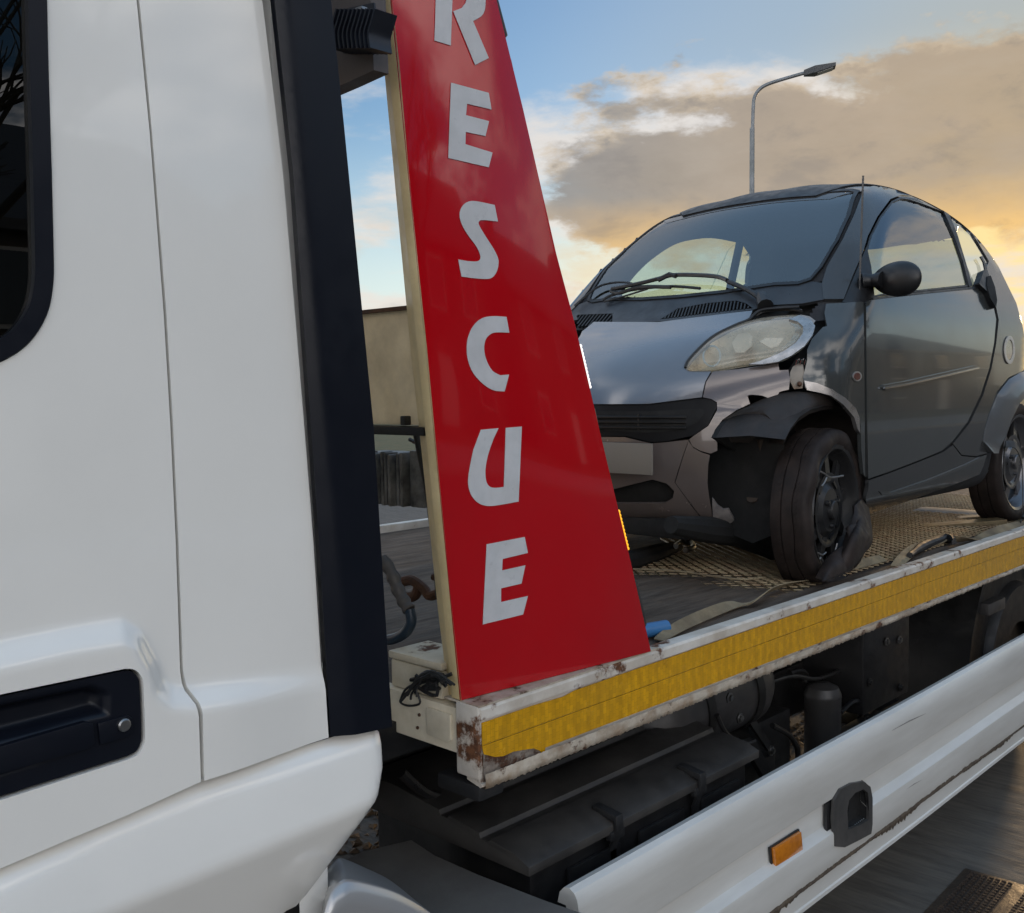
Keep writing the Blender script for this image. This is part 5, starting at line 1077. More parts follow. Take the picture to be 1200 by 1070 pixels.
# wheel-arch liner: arched plastic sheet over the wheel, ragged front shelf
WXc = .36
up_px = Z1([(352, 656), (356, 636), (372, 618), (402, 598), (436, 582), (470, 566), (500, 556), (540, 552), (580, 556), (612, 562)])
lo_px = Z1([(352, 656), (372, 659), (420, 660), (470, 661), (515, 662), (528, 635), (548, 610), (575, 592), (605, 584), (630, 580)])
def onYc(pts, y): return np.array([onY(a, b, CY0+y)-CORG for a, b in pts])
Au = onbody(np.array(up_px), -.012); Al = onYc(lo_px, -.70)
for i in range(4): Al[i] = onbody(np.array([lo_px[i]]), -.010)[0]
n = 10; rows = [Au+(Al-Au)*t+np.array([0, 0, .018*math.sin(t*math.pi)]) for t in np.linspace(0, 1, 7)]
lipd = Al+np.array([.01, .01, -.018]); rows.append(lipd)
VV = np.concatenate(rows)+CORG; FF = [(i*n+j, i*n+j+1, (i+1)*n+j+1, (i+1)*n+j) for i in range(len(rows)-1) for j in range(n-1)]
ln_ = mk('arch_liner', VV, FF, LINER, CAR, smooth=True, angle=50)
# inner drum of the arch
arch_px = Z1([(515, 664), (528, 638), (548, 612), (575, 594), (605, 586), (635, 586), (662, 598), (682, 622), (692, 650), (697, 700), (699, 755), (704, 800)])
A0 = onYc(arch_px, -.715); A1 = A0+np.array([0, .26, 0]); VV = np.concatenate([A0, A0+(A1-A0)*.5+np.array([0, 0, .01]), A1])+CORG; n = len(A0)
FF = [(i*n+j, i*n+j+1, (i+1)*n+j+1, (i+1)*n+j) for i in range(2) for j in range(n-1)]
mk('inner_arch', VV, FF, LINER, CAR, smooth=True)
bm = bmesh.new(); prism(bm, [tuple(p+CORG) for p in A1], (0, .02, 0)); obm('arch_wall', bm, VOID, CAR)
V, T_ = cdt(np.array(Z1([(300, 640), (515, 655), (500, 880), (440, 905), (380, 880), (340, 860), (320, 760)])), 8.); P_ = np.array([onX(a, b, CX0+.19)-CORG for a, b in V]); cpanel('cavity_shade_sheet', P_, T_, VOID, None, 0)  # black sheet painted as the shade inside the torn corner
# suspension bits seen through the hole
bm = bmesh.new(); tube(bm, onYc(Z1([(462, 662), (466, 720), (474, 790), (470, 850)]), -.55)+CORG, .020, 8); tube(bm, onYc(Z1([(440, 795), (462, 812), (490, 835)]), -.52)+CORG, .025, 8); tube(bm, onYc(Z1([(452, 700), (455, 745), (450, 760)]), -.53)+CORG, .010, 8); obm('suspension_strut', bm, mat('rusty_strut', (.050, .034, .022), rough=.8, col2=(.03, .02, .015)), CAR)
bm = bmesh.new(); tube(bm, onYc(Z1([(250, 862), (320, 872), (400, 880), (500, 912)]), -.40)+CORG, [.03, .045, .05, .06], 10); obm('underbody_arm', bm, VOID, CAR)

# wheels
def wheel(cx, cy, cz, R, wd, steer, front_, tm, rm, lean=0.):
    c = np.array([cx, cy, cz])
    root_name = 'front_wheel' if front_ else 'rear_wheel'
    prof = [(R*.76, 0.014), (R*.79, .004), (R*.86, -.003), (R*.94, -.001), (R*.982, .006), (R*.997, .014), (R, .022), (R*1.004, wd*.33), (R*.985, wd*.335), (R*.985, wd*.365), (R*1.004, wd*.37), (R*1.004, wd*.63), (R*.985, wd*.635), (R*.985, wd*.665), (R*1.004, wd*.67), (R, wd-.022), (R*.98, wd-.008), (R*.9, wd), (R*.76, wd-.01)]
    bm = bmesh.new(); lathe(bm, prof, (0, 0, 0), (0, 1, 0), 72)
    vs = np.array([v.co for v in bm.verts])
    if front_:                                      # flat tyre: squashed on the deck, sidewall bulging and torn
        for v in bm.verts:
            x, y, z = v.co; a = math.atan2(z, x); rr = math.hypot(x, z)
            if z < -R*.80: f_ = (-z-R*.80)/(R*.2); v.co.z = -R*.80-(R*.2)*f_*.28; v.co.y += (-.030 if y < wd*.5 else .02)*f_*(1 if rr < R*.99 else .4)
            w_ = math.exp(-((math.degrees(a)+38)/22)**2)
            if y < wd*.5: v.co.y += -.030*w_*(1-abs(rr-R*.85)/(R*.3)) + .004*math.sin(9*a); v.co.x += .02*w_; 
    M = Matrix.Translation(Vector(c+CORG)) @ Matrix.Rotation(steer, 4, 'Z') @ Matrix.Rotation(lean, 4, 'X')
    bmesh.ops.transform(bm, matrix=M, verts=bm.verts)
    w = obm(root_name, bm, tm, CAR, angle=40)
    bm = bmesh.new(); rr = R*.785
    lathe(bm, [(rr, .012), (rr*1.03, .006), (rr*1.02, .0), (rr*.965, .004), (rr*.93, .018), (rr*.90, .045), (rr*.86, .055), (rr*.84, .05), (rr*.84, wd*.9)], (0, 0, 0), (0, 1, 0), 48)
    lathe(bm, [(.0001, .006), (.030, .006), (.034, .010), (.036, .022), (.075, .024), (.095, .040), (.115, .030), (.13, .030)], (0, 0, 0), (0, 1, 0), 40)
    nsp = 9 if front_ else 6
    for k in range(nsp):
        a = 2*math.pi*k/nsp+.2; ca, sa = math.cos(a), math.sin(a); w2 = .018 if front_ else .024; pts_ = []
        q = []
        for rad_, y_, hw in ((.10, .030, w2*1.2), (rr*.90, .040, w2)):
            for s2 in (-1, 1): q.append((rad_*ca-s2*hw*sa, y_, rad_*sa+s2*hw*ca))
        q = [q[0], q[1], q[3], q[2]]; hexa(bm, q+[(p[0], p[1]+.014, p[2]) for p in q])
    for k in range(3): a = 2*math.pi*k/3+.5; lathe(bm, [(.0001, .008), (.008, .010), (.010, .022)], (.055*math.cos(a), .0, .055*math.sin(a)), (0, 1, 0), 8)
    bmesh.ops.transform(bm, matrix=M, verts=bm.verts); obm('rim', bm, rm, w, angle=35)
    bm = bmesh.new(); lathe(bm, [(.0001, .07), (.16, .07), (.165, .09), (.06, .095), (.06, .16), (.0001, .16)], (0, 0, 0), (0, 1, 0), 32); bmesh.ops.transform(bm, matrix=M, verts=bm.verts); obm('brake', bm, mat('brake_rust', (.04, .028, .02), rough=.7), w)
    bm = bmesh.new()
    for k in range(88 if front_ else 0):
        a = 2*math.pi*k/88; 
        for y0_, y1_ in ((.036, wd*.32), (wd*.68, wd-.034)):
            ca, sa = math.cos(a), math.sin(a); ca2, sa2 = math.cos(a+.03), math.sin(a+.03); q = []
            if sa < -.72: continue
            for (u1, u2, y_) in ((ca, sa, y0_), (ca2, sa2, y1_)):
                for s2 in (-.004, .004): q.append((R*1.001*u1-s2*u2, y_, R*1.001*u2+s2*u1))
            q = [q[0], q[1], q[3], q[2]]; hexa(bm, q+[(p[0]*1.006, p[1], p[2]*1.006) for p in q])
    if front_: bmesh.ops.transform(bm, matrix=M, verts=bm.verts); tag(obm('tread_blocks', bm, tm, w, smooth=False), kind='stuff')
    else: bm.free()
    return w, M
FWH, FM = wheel(.378, -.742, .236, .283, .138, math.radians(7), True, TYRE, RIMB)
RWH, RM = wheel(2.27, -.735, .285, .287, .150, 0., False, TYRE, RIMS)
wheel(.375, .742-.150, .283, .283, .150, math.radians(7), False, TYRE, RIMB)
wheel(2.27, .735-.15, .285, .287, .150, 0., False, TYRE, RIMS)
# torn rubber flap hanging off the flat tyre
def flap(pts_rows, name):
    rows = [spline([onY(a, b, CY0+y_) for a, b, y_ in r_], 5) for r_ in pts_rows]; R_ = np.array(rows); R2 = np.array([spline(R_[:, k], 5) for k in range(R_.shape[1])]); n1, n2 = R2.shape[:2]
    VV = R2.reshape(-1, 3); FF = [(i*n2+j, i*n2+j+1, (i+1)*n2+j+1, (i+1)*n2+j) for i in range(n1-1) for j in range(n2-1)]
    me = mk(name, VV, FF, TYRE, FWH, smooth=True); md_ = me.modifiers.new('s', 'SOLIDIFY'); md_.thickness = .008
    return me
def z1p(a, b): return (660+a/1.98148, 180+b/1.98148)
def zrow(l): return [(*z1p(a, b), y) for a, b, y in l]
flap([zrow([(672, 820, -.74), (672, 840, -.755), (664, 870, -.78), (648, 925, -.80), (625, 968, -.80)]), zrow([(681, 810, -.73), (682, 840, -.76), (675, 875, -.80), (660, 915, -.83), (634, 980, -.83)]), zrow([(690, 800, -.70), (694, 835, -.74), (688, 860, -.79), (680, 890, -.84), (672, 955, -.84)]), zrow([(700, 790, -.68), (706, 830, -.70), (712, 870, -.76), (712, 905, -.80), (690, 930, -.82)])], 'torn_rubber')
flap([zrow([(655, 870, -.79), (665, 862, -.80), (685, 860, -.80)]), zrow([(668, 905, -.82), (690, 905, -.84), (712, 885, -.82)]), zrow([(672, 925, -.80), (692, 932, -.82), (708, 915, -.80)])], 'torn_rubber')
flap([zrow([(585, 985, -.80), (610, 940, -.79), (640, 915, -.80), (668, 905, -.81)]), zrow([(600, 990, -.84), (622, 960, -.84), (650, 945, -.84), (672, 945, -.83)]), zrow([(605, 992, -.85), (630, 984, -.85), (655, 972, -.85), (675, 962, -.83)])], 'torn_rubber')
bm = bmesh.new()
for l in ([(590, 735), (605, 742), (622, 752), (650, 748)], [(612, 752), (606, 765), (600, 772)], [(583, 940), (592, 950), (598, 938), (606, 952)], [(588, 925), (602, 932), (610, 926)], [(636, 905), (628, 930), (612, 938)]):
    tube(bm, spline([onY(*z1p(a, b), CY0-.755) for a, b in l], 4), .003, 5)
obm('loose_cord', bm, mat('loose_wire', (.25, .24, .23), rough=.4, metal=.6), FWH)

# mirror, wiper, aerial, number plate
bm = bmesh.new(); mc = onY(1051, 327, CY0-.80); bmesh.ops.create_icosphere(bm, subdivisions=4, radius=1.)
for v in bm.verts:
    x, y, z = v.co; v.co = Vector((x*.045 if x < 0 else x*.032, y*.104, z*.063*(1-.14*y)))
ra = Matrix.Rotation(math.radians(-16), 4, 'Z') @ Matrix.Rotation(math.radians(3), 4, 'X'); bmesh.ops.transform(bm, matrix=Matrix.Translation(Vector(mc)) @ ra, verts=bm.verts)
mir = obm('door_mirror', bm, TRIM, CAR, angle=80)
bm = bmesh.new(); p0 = onY(1010, 330, CY0-.69); tube(bm, [p0, onY(1022, 329, CY0-.72), onY(1034, 328, CY0-.76)], [.030, .024, .030], 12); obm('mirror_arm', bm, TRIM, mir)
bm = bmesh.new(); lathe(bm, [(.0001, .0), (.048, .0), (.052, .004)], np.array(mc)+np.array([.037, .012, 0]), (1, .28, 0), 28); obm('mirror_glass', bm, REFL, mir)
def wsoff(pts, o): return onbody(np.array(pts), o)+CORG
bm = bmesh.new(); z3 = lambda l: ZM(l, 660, 200, 3.3333)
tube(bm, wsoff(spline(z3([(775, 505), (740, 478), (690, 452), (640, 432)]), 4), .020), [.010]*12+[.007], 8); tube(bm, wsoff(spline(z3([(640, 428), (600, 414), (520, 408), (430, 408), (380, 420), (300, 440), (190, 462)]), 4), .026), .0085, 6)
tube(bm, wsoff(z3([(775, 490), (790, 530)]), .012), [.022, .030], 10)
wip = obm('wiper', bm, TRIM, CAR)
bm = bmesh.new(); tube(bm, wsoff(spline(z3([(155, 505), (185, 488), (250, 470), (330, 458), (430, 452), (535, 460)]), 4), .012), .006, 6); tube(bm, wsoff(spline(z3([(160, 512), (240, 490), (330, 462)]), 4), .010), .004, 6)
tube(bm, wsoff(spline(z3([(45, 528), (100, 480), (150, 448), (215, 436), (268, 440)]), 4), .016), .005, 6); tube(bm, wsoff(spline(z3([(185, 470), (220, 478), (300, 455), (420, 455)]), 4), .018), .008, 6); tube(bm, wsoff(z3([(370, 428), (415, 405), (440, 412)]), .028), .010, 6); obm('wiper_blade', bm, RUBBER, wip)
ab = onbody(np.array([(1007.5, 332)]), .004)[0]+CORG; at2 = onP(1011.5, 206, ab, np.array([.55, .83, 0]))
bm = bmesh.new(); n = 60; pts_ = [ab+(at2-ab)*t for t in np.linspace(0, 1, n)]; tube(bm, pts_, [.0042 if i % 2 else .0030 for i in range(n)], 6); ae = obm('aerial', bm, mat('aerial_grey', (.07, .065, .06), rough=.5), CAR)
bm = bmesh.new(); tube(bm, [ab+np.array([0, 0, -.06]), ab+np.array([0, 0, .01])], [.007, .005], 8); obm('aerial_base', bm, TRIM, ae)
ppx = fromX(np.array([[0., .42]]))[0]; bm = bmesh.new(); box(bm, np.array([ppx[0]-.02, -.26, .365])+CORG, np.array([ppx[0]-.010, .26, .475])+CORG); obm('number_plate', bm, mat('plate_pale', (.20, .18, .155), rough=.4), CAR, bevel=.002)
side('door_handle', Z1([(846, 392), (852, 390), (855, 410), (850, 432), (845, 430)]), CELL, step=3., off=.008, gap=0, mirror=False) if False else None
# ------------------------------------------------------------------ loose things on the bed
WSTRAP = WEB
px = [(772, 745), (800, 731), (840, 714), (866, 704), (882, 703), (905, 690), (935, 680), (975, 668), (1005, 661), (1035, 653)]
pts = spline([onZ(a, b, ZB+.022) for a, b in px], 6); sides = []
for i, p in enumerate(pts):
    tw = math.sin(i*.16)*.9; sides.append(np.array([.1, .75*math.cos(tw)+.2, .75*math.sin(tw)]))
for i, p in enumerate(pts): p[2] = ZB+.010+.018*abs(sides[i][2])
bm = bmesh.new(); ribbon(bm, pts, .036, sides, .003); tag(obm('webbing_strap', bm, WEB), 'long dirty tan webbing strap lying twisted along the edge of the flatbed', 'strap')
px = [(1050, 660), (1066, 646), (1085, 637), (1108, 631), (1124, 632), (1140, 630), (1165, 622), (1185, 616), (1215, 606)]
pts = spline([onZ(a, b, ZB+.025) for a, b in px], 6); sides = [np.array([.15, .8, .5*math.sin(i*.2)]) for i in range(len(pts))]
for i, p in enumerate(pts): p[2] = ZB+.012+.02*abs(sides[i][2])+.006*math.exp(-((i-20)/6)**2)
st = thing('wheel_strap', 'dark ratchet strap bunched on the flatbed below the rear wheel', 'strap', tuple(pts[20]))
bm = bmesh.new(); ribbon(bm, pts, .045, sides, .004); obm('strap_tail', bm, WEB, st)
bm = bmesh.new(); q = [onZ(a, b, ZB+.02) for a, b in [(1066, 652), (1082, 641), (1108, 632), (1118, 636)]]; tube(bm, spline([p+np.array([0, 0, .004]) for p in q], 4), [.012]*3+[.018]*8+[.010]*2, 10); obm('ratchet', bm, RUBBER, st, bevel=0)
wc = np.array([2.27, -.735, .285])+CORG
def wr(a, y, r=.292): return wc+np.array([r*math.cos(a), y, r*math.sin(a)])
bm = bmesh.new(); l = [wr(a, -.012-.01*math.sin(3*a), .22) for a in np.linspace(2.45, 2.0, 5)]+[wr(2.45+t, -.02, .20-.02*t) for t in (0.,)]
bm.free(); bm = bmesh.new()
pts = spline([wc+np.array(v) for v in [(-.26, -.02, .10), (-.17, -.035, .09), (-.10, -.04, .02), (-.09, -.045, -.10), (-.10, -.05, -.20), (-.13, -.06, -.262), (-.22, -.08, -.262)]], 6); ribbon(bm, pts, .045, [np.array([.6, .2, .5])]*len(pts), .004); obm('strap_band', bm, RUBBER, st)
bm = bmesh.new()
for k in range(5):
    tube(bm, spline([wc+np.array([-.16+.03*k+RNG.normal(0, .012), -.07, -.262+.02*math.sin(j*1.9+k)+.015]) + np.array([.03*j, RNG.normal(0, .01), 0]) for j in range(5)], 4), .009, 6)
obm('strap_bundle', bm, RUBBER, st)
bm = bmesh.new(); a = onZ(764, 738, ZB+.022); b = onZ(781, 735, ZB+.022); tube(bm, [a-(b-a)*1.5, a, b], .020, 16, cap=False); tube(bm, [b, a-(b-a)*1.5], .017, 16, cap=False); tag(obm('plastic_tube', bm, BLUE), 'short blue plastic tube lying on the deck behind the red fin', 'tube')
# winch strap hook in front of the car
h = thing('winch_hook', 'black winch strap with shiny hook under the nose of the car', 'hook', tuple(onZ(790, 640, ZB)))
bm = bmesh.new(); q = [onZ(a, b, ZB+.03) for a, b in [(690, 668), (740, 657), (770, 648), (795, 640)]]; tube(bm, q, [.035, .04, .035, .02], 10); obm('hook_strap', bm, RUBBER, h)
bm = bmesh.new(); q = [onZ(a, b, ZB+.05) for a, b in [(792, 640), (800, 635), (810, 636), (812, 642), (803, 645)]]; tube(bm, spline(q, 4), .011, 8); obm('hook_eye', bm, STEEL, h)
# thin cord over the mesh plate
bm = bmesh.new(); tube(bm, spline([onZ(a, b, ZB+.022) for a, b in [(742, 667), (770, 668), (800, 670), (840, 676), (870, 679), (893, 677)]], 5), .0035, 6); tag(obm('thin_cord', bm, WEB), 'thin tan cord lying across the metal mesh under the car', 'cord')
# expanded-metal plate: raised diamond strands, one mesh
def mesh_plate():
    x0, x1, y0, y1 = 2.83, 6.2, 1.62, 3.55; cx, cy = .044, .028; VV = []; FF = []
    nx, ny = int((x1-x0)/cx), int((y1-y0)/cy)
    def bar(a, b, w=.0036, h=.0045):
        a = np.array(a); b = np.array(b); d = b-a; n_ = np.array([-d[1], d[0], 0])/np.linalg.norm(d[:2])*w; k = len(VV)
        for p in (a, b): VV.extend([p-n_, p+n_, p+n_*.5+np.array([0, 0, h]), p-n_*.5+np.array([0, 0, h])])
        FF.extend([(k+1, k+2, k+6, k+5), (k+2, k+3, k+7, k+6), (k+3, k, k+4, k+7)])
    for j in range(ny):
        for i in range(nx):
            x = x0+i*cx+(cx/2 if j % 2 else 0); y = y0+j*cy
            edgecut = 2.83+.06*math.sin(y*7)+.16*max(0, 2.1-y)
            if x < edgecut or y > 2.50+max(0, x-3.55)*1.1: continue
            z = ZB+.003
            sk = .011*min(1, max(0, (edgecut+.22+.06*math.sin(x*23+y*17)-x)/.22)); z = z-sk
            bar((x, y, z), (x+cx/2, y+cy, z+.002)); bar((x+cx/2, y+cy, z+.002), (x+cx, y, z))
    return VV, FF
_bk = [(2.83+.06*math.sin(y*7)+.16*max(0, 2.1-y)+.20+RNG.normal(0, .02), y, ZB+.0005) for y in np.linspace(1.63, 2.49, 30)]+[(3.55, 2.5, ZB+.0025), (4.5, 3.53, ZB+.0025), (6.19, 3.53, ZB+.0025), (6.19, 1.63, ZB+.0025)]
bm = bmesh.new(); bm.faces.new([bm.verts.new(p) for p in _bk]); obm('mesh_shade_sheet', bm, mat('mesh_shade_dark', (.034, .027, .020), rough=.9), T)  # dark sheet under the strands, shade of the mesh openings put into its colour
VV, FF = mesh_plate(); mp_ = mk('mesh_plate', VV, FF, MESHMAT, T); mp_['kind'] = 'stuff'
for a, b, c_ in (((1078, 614), (1180, 612), 0.012), ((1118, 604), (1176, 606), .012)):
    A_, B_ = onZ(*a, ZB+.02), onZ(*b, ZB+.02); bm = bmesh.new(); n_ = np.array([-(B_-A_)[1], (B_-A_)[0], 0]); n_ = n_/np.linalg.norm(n_)*.09
    prism(bm, [A_-np.array([0, 0, .015]), B_-np.array([0, 0, .015]), B_+np.array([0, 0, .012])], n_); obm('wedge_strip', bm, MESHMAT, T, smooth=False)

# ------------------------------------------------------------------ street lamp
Lb = ray(880.5, 300)/FPX*20; Lx, Ly = Lb[0], Lb[1]
lamp = thing('street_lamp', 'tall grey street lamp with curved arm rising behind the car roof', 'street lamp', (Lx, Ly, GZ))
base = np.array([Lx, Ly, GZ]); ln = np.array([Lx, Ly, 0])/np.hypot(Lx, Ly); rt = _r*np.array([1, 1, 0]); rt /= np.linalg.norm(rt)
def onL(px, py): return onP(px, py, base, ln)
bm = bmesh.new(); top = onL(881.5, 150); tube(bm, [base, base+np.array([0, 0, 1.2]), top], [.085, .06, .047], 16); obm('pole', bm, mat('lamp_galv', (.22, .23, .24), rough=.5, metal=.5, col2=(.17, .18, .18), scale=3), lamp)
bm = bmesh.new(); tube(bm, spline([onL(a, b) for a, b in [(882, 151), (882.6, 130), (884, 115), (889, 106), (897, 100), (912, 94.5), (943, 85.5)]], 6), .034, 12); obm('arm', bm, bpy.data.materials['lamp_galv'], lamp)
bm = bmesh.new(); a, b = onL(942, 86), onL(979, 77); d = (b-a); up_ = np.array([0, 0, 1.]); sw = ln*.15
q = [a-ln*.05-up_*.045, a+ln*.05-up_*.045, b+sw-up_*.05, b-sw-up_*.05, a-ln*.05+up_*.05, a+ln*.05+up_*.05, b+sw*.9+up_*.02, b-sw*.9+up_*.02]
m_ = a+d*.35; q1 = [a-ln*.05-up_*.05, a+ln*.05-up_*.05, m_+sw-up_*.07, m_-sw-up_*.07, a-ln*.05+up_*.05, a+ln*.05+up_*.05, m_+sw*.9+up_*.06, m_-sw*.9+up_*.06]; q2 = [m_-sw-up_*.07, m_+sw-up_*.07, b+sw*.85-up_*.03, b-sw*.85-up_*.03, m_-sw*.9+up_*.06, m_+sw*.9+up_*.06, b+sw*.8+up_*.03, b-sw*.8+up_*.03]
hexa(bm, q1); hexa(bm, q2); hd = obm('lantern', bm, mat('lantern_grey', (.05, .05, .05), rough=.5), lamp, smooth=False)
bm = bmesh.new(); m2 = a+d*.42; b2 = a+d*.92; q = [m2-sw*.7-up_*.082, m2+sw*.7-up_*.082, b2+sw*.7-up_*.052, b2-sw*.7-up_*.052]; hexa(bm, q+[p+up_*.012 for p in q]); obm('lens', bm, mat('lamp_lens', (.3, .3, .29), rough=.2), hd, smooth=False)

# leaf litter and crumbs of earth on the road under the truck
VV = []; FF = []
for _ in range(5200):
    x, y = RNG.uniform(2.3, 6.5), RNG.uniform(1.75, 3.6); s_ = RNG.uniform(.008, .030); a = RNG.uniform(0, 6.28); k = len(VV); hgt = s_*RNG.uniform(.3, .9)
    VV += [(x+s_*math.cos(a+t), y+s_*math.sin(a+t), GZ+.001+(hgt*.2 if q else 0)) for q, t in enumerate((0, 2.1, 4.2))]+[(x+.3*s_*math.cos(a), y+.3*s_*math.sin(a), GZ+hgt)]
    FF += [(k, k+1, k+3), (k+1, k+2, k+3), (k+2, k, k+3)]
tag(mk('leaf_litter', VV, FF, mat('litter', (.10, .065, .035), rough=.9, col2=(.05, .033, .02), scale=9)), 'brown leaf litter and earth crumbs on the road under the truck', 'litter', kind='stuff')

# ------------------------------------------------------------------ iron drain cover in the road
d0 = onZ(1131, 1018, GZ); 
dc = thing('drain_cover', 'rusty brown iron access cover with raised studs set in the road', 'drain cover', (d0[0], d0[1], GZ))
IRON = mat('cover_iron', (.042, .028, .020), rough=.55, metal=.4, col2=(.026, .019, .015), scale=20, dust=(.09, .065, .048), dustamt=.3, bump=.2, bscale=90)
ex = onZ(1200, 1038, GZ)-d0; ex[2] = 0; ex /= np.linalg.norm(ex); ey = np.array([-ex[1], ex[0], 0]); ey = ey if (ey[0] < 0) else -ey
def dcp(u_, v_, z=0.): return d0+ex*u_+ey*v_+np.array([0, 0, z])
bm = bmesh.new()
hexa(bm, [dcp(0, 0, -.02), dcp(1.0, 0, -.02), dcp(1.0, .72, -.02), dcp(0, .72, -.02), dcp(0, 0, .004), dcp(1.0, 0, .004), dcp(1.0, .72, .004), dcp(0, .72, .004)]); obm('frame', bm, IRON, dc, bevel=.004)
bm = bmesh.new(); hexa(bm, [dcp(.02, .02, .0045), dcp(.98, .02, .0045), dcp(.98, .70, .0045), dcp(.02, .70, .0045), dcp(.02, .02, .010), dcp(.98, .02, .010), dcp(.98, .70, .010), dcp(.02, .70, .010)]); lid_ = obm('cover', bm, IRON, dc, bevel=.002)
bm = bmesh.new()
for i in range(44):
    for j in range(31):
        u_, v_ = .04+i*.0212, .04+j*.0212
        if .17 < u_ < .30 and .26 < v_ < .36: continue
        if (i % 9 in (7, 8)) and j < 24: continue
        if 11 <= j <= 12 and 14 < i < 25: continue
        s_ = .0075; q = [dcp(u_-s_, v_-s_*.6, .010), dcp(u_+s_, v_-s_*.6, .010), dcp(u_+s_, v_+s_*.6, .010), dcp(u_-s_, v_+s_*.6, .010)]
        c_ = sum(q)/4; hexa(bm, q+[c_+(p-c_)*.7+np.array([0, 0, .006]) for p in q])
tag(obm('stud', bm, IRON, lid_, smooth=False), kind='stuff')
bm = bmesh.new(); hexa(bm, [dcp(.20, .29, .0102), dcp(.25, .29, .0102), dcp(.25, .33, .0102), dcp(.20, .33, .0102), dcp(.20, .29, .012), dcp(.25, .29, .012), dcp(.25, .33, .012), dcp(.20, .33, .012)]); obm('key_slot', bm, VOID, lid_, smooth=False)

# ------------------------------------------------------------------ behind the camera: seen in the glass and paint
BRICK = mat('house_brick', (.085, .07, .06), rough=.85, col2=(.065, .055, .048), scale=6); ROOFM = mat('roof_slate', (.06, .058, .06), rough=.7); HW = mat('house_window', (.05, .06, .07), rough=.1); HT = mat('house_trim', (.5, .49, .46), rough=.6)
names = ['brick house with dark gabled roof and one chimney at the near end of the row', 'wide brick house with low ridge and central front door in the row', 'tall brick house with steep gable in the middle of the row', 'brick house with plain long ridge at the far end of the row']
for k, (hx, hw, eh, rh) in enumerate([(2, 9, 5.2, 8.0), (14, 12, 4.8, 7.2), (28, 9, 5.6, 9.2), (41, 13, 5.0, 7.8)]):
    y0, y1 = -24., -15.
    H = thing('brick_house', names[k], 'house', (hx, y1, GZ), 'houses across the road')
    bm = bmesh.new(); prism(bm, [(hx, y0, GZ), (hx, y1, GZ), (hx, y1, eh), (hx, (y0+y1)/2, rh-.25), (hx, y0, eh)] if k != 2 else [(hx, y1, GZ), (hx+hw, y1, GZ), (hx+hw, y1, eh), (hx+hw/2, y1, rh-.2), (hx, y1, eh)], (hw, 0, 0) if k != 2 else (0, y0-y1, 0)); obm('wall', bm, BRICK, H, smooth=False)
    bm = bmesh.new()
    if k != 2:
        for s_, ye in ((1, y1+.35), (-1, y0-.35)): prism(bm, [(hx-.2, (y0+y1)/2, rh), (hx-.2, ye, eh-.25), (hx-.2, ye, eh-.05), (hx-.2, (y0+y1)/2, rh+.2)], (hw+.4, 0, 0))
    else:
        for xe in (hx-.35, hx+hw+.35): prism(bm, [(hx+hw/2, y1+.3, rh), (xe, y1+.3, eh-.25), (xe, y1+.3, eh-.05), (hx+hw/2, y1+.3, rh+.2)], (0, y0-y1-.6, 0))
    rf = obm('roof', bm, ROOFM, H, smooth=False)
    bm = bmesh.new(); box(bm, (hx+.8, (y0+y1)/2-.4, rh-.6), (hx+1.7, (y0+y1)/2+.4, rh+1.1)); obm('chimney', bm, BRICK, rf, smooth=False)
    for i in range(3):
        for z0 in (.9, 3.3):
            wx = hx+1.0+i*(hw-3.2)/2
            if i == 1 and z0 < 1:
                bm = bmesh.new(); box(bm, (wx, y1, GZ), (wx+1.0, y1+.06, 2.1)); obm('door', bm, HT, H, smooth=False); continue
            bm = bmesh.new(); box(bm, (wx-.08, y1+.002, z0-.08), (wx+1.28, y1+.06, z0+1.38)); wn = obm('window', bm, HT, H, smooth=False)
            bm = bmesh.new(); box(bm, (wx, y1+.05, z0), (wx+1.2, y1+.075, z0+1.3)); obm('pane', bm, HW, wn, smooth=False)
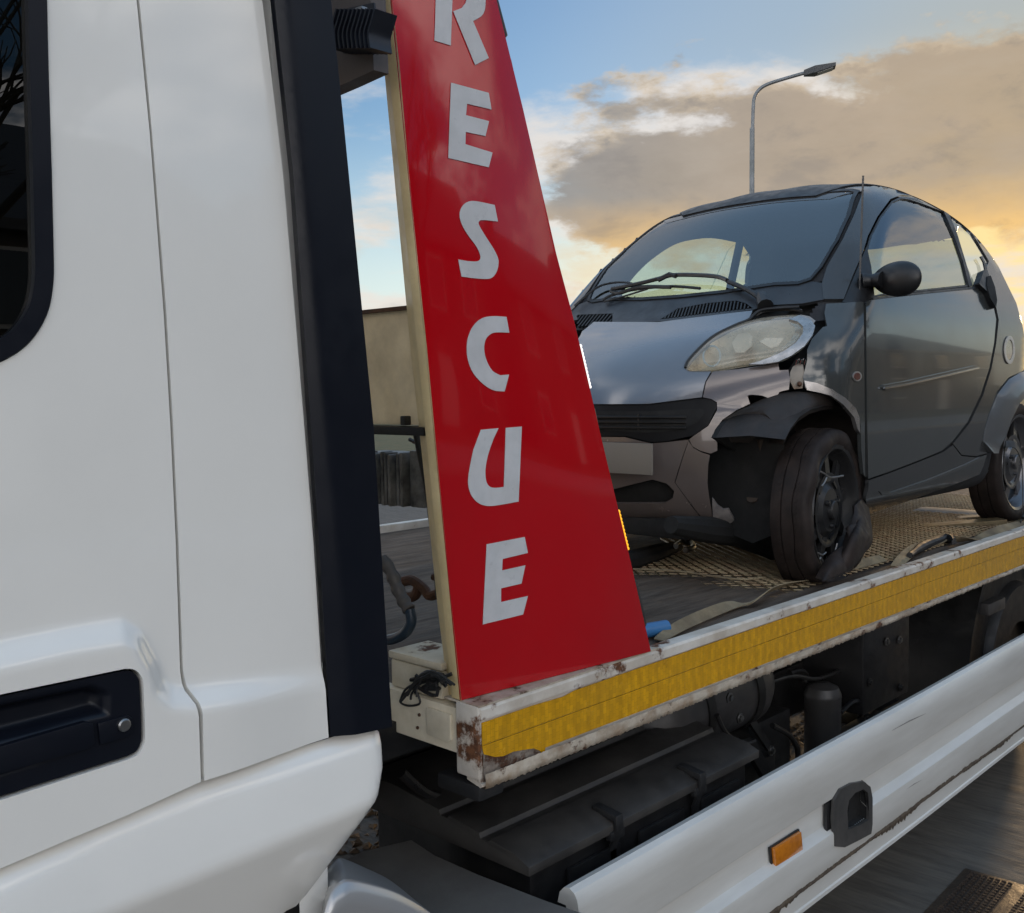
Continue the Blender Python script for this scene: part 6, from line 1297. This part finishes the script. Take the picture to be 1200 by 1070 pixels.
# bare tree and yellow-green shrub mirrored in the cab window
def bare_tree(x, y):
    t = thing('bare_tree', 'leafless tree with fine twigs mirrored in the cab window', 'tree', (x, y, GZ)); bm = bmesh.new(); bt = bmesh.new(); rnd = random.Random(3)
    def grow(p, d, ln, r, lv):
        q = p+d*ln+Vector((rnd.gauss(0, .04), rnd.gauss(0, .04), 0))*ln; mid = (p+q)/2+Vector((rnd.gauss(0, .05), rnd.gauss(0, .05), rnd.gauss(0, .03)))*ln
        tube(bt if lv > 1 else bm, [p, mid, q], [r, r*.85, r*.68], 5 if lv > 1 else 8, cap=False)
        if lv >= 6: return
        for _ in range(3 if lv < 5 else 3):
            ax = Vector((rnd.gauss(0, 1), rnd.gauss(0, 1), rnd.gauss(0, .5))); nd = (d+ax*.42+Vector((0, 0, .10))).normalized(); grow(p+(q-p)*rnd.uniform(.55, 1.), nd, ln*rnd.uniform(.62, .85), r*.6, lv+1)
    grow(Vector((x, y, GZ)), Vector((0, 0, 1)), 2.5, .15, 0)
    BARK = mat('bark', (.05, .04, .03), rough=.9); obm('trunk', bm, BARK, t, angle=60); obm('crown', bt, BARK, t, angle=80)
bare_tree(3.6, -8.2)
bm = bmesh.new(); rnd = random.Random(5)
sx, sy = 2.3, -8.6
for _ in range(2600):
    a = rnd.uniform(0, 6.28); rr_ = rnd.random()**.5; z = rnd.uniform(0, 1); c = Vector((sx+1.1*rr_*math.cos(a)*(1-.4*z), sy+.9*rr_*math.sin(a)*(1-.4*z), GZ+.3+3.0*z)); u_ = Vector((rnd.gauss(0, 1), rnd.gauss(0, 1), rnd.gauss(0, 1))).normalized()*.07; v_ = u_.orthogonal().normalized()*.035
    vs = [bm.verts.new(c+p) for p in (u_, v_, -u_, -v_)]; bm.faces.new(vs)
sh_ = thing('evergreen_shrub', 'yellow-green shrub beside the bare tree across the road', 'shrub', (sx, sy, GZ)); obm('crown', bm, mat('shrub_leaf', (.10, .12, .02), rough=.7, col2=(.16, .15, .02), scale=3), sh_, smooth=False)
bm = bmesh.new(); tube(bm, [(sx, sy, GZ), (sx, sy, 2.4)], [.06, .03], 8); obm('stem', bm, bpy.data.materials['bark'], sh_)
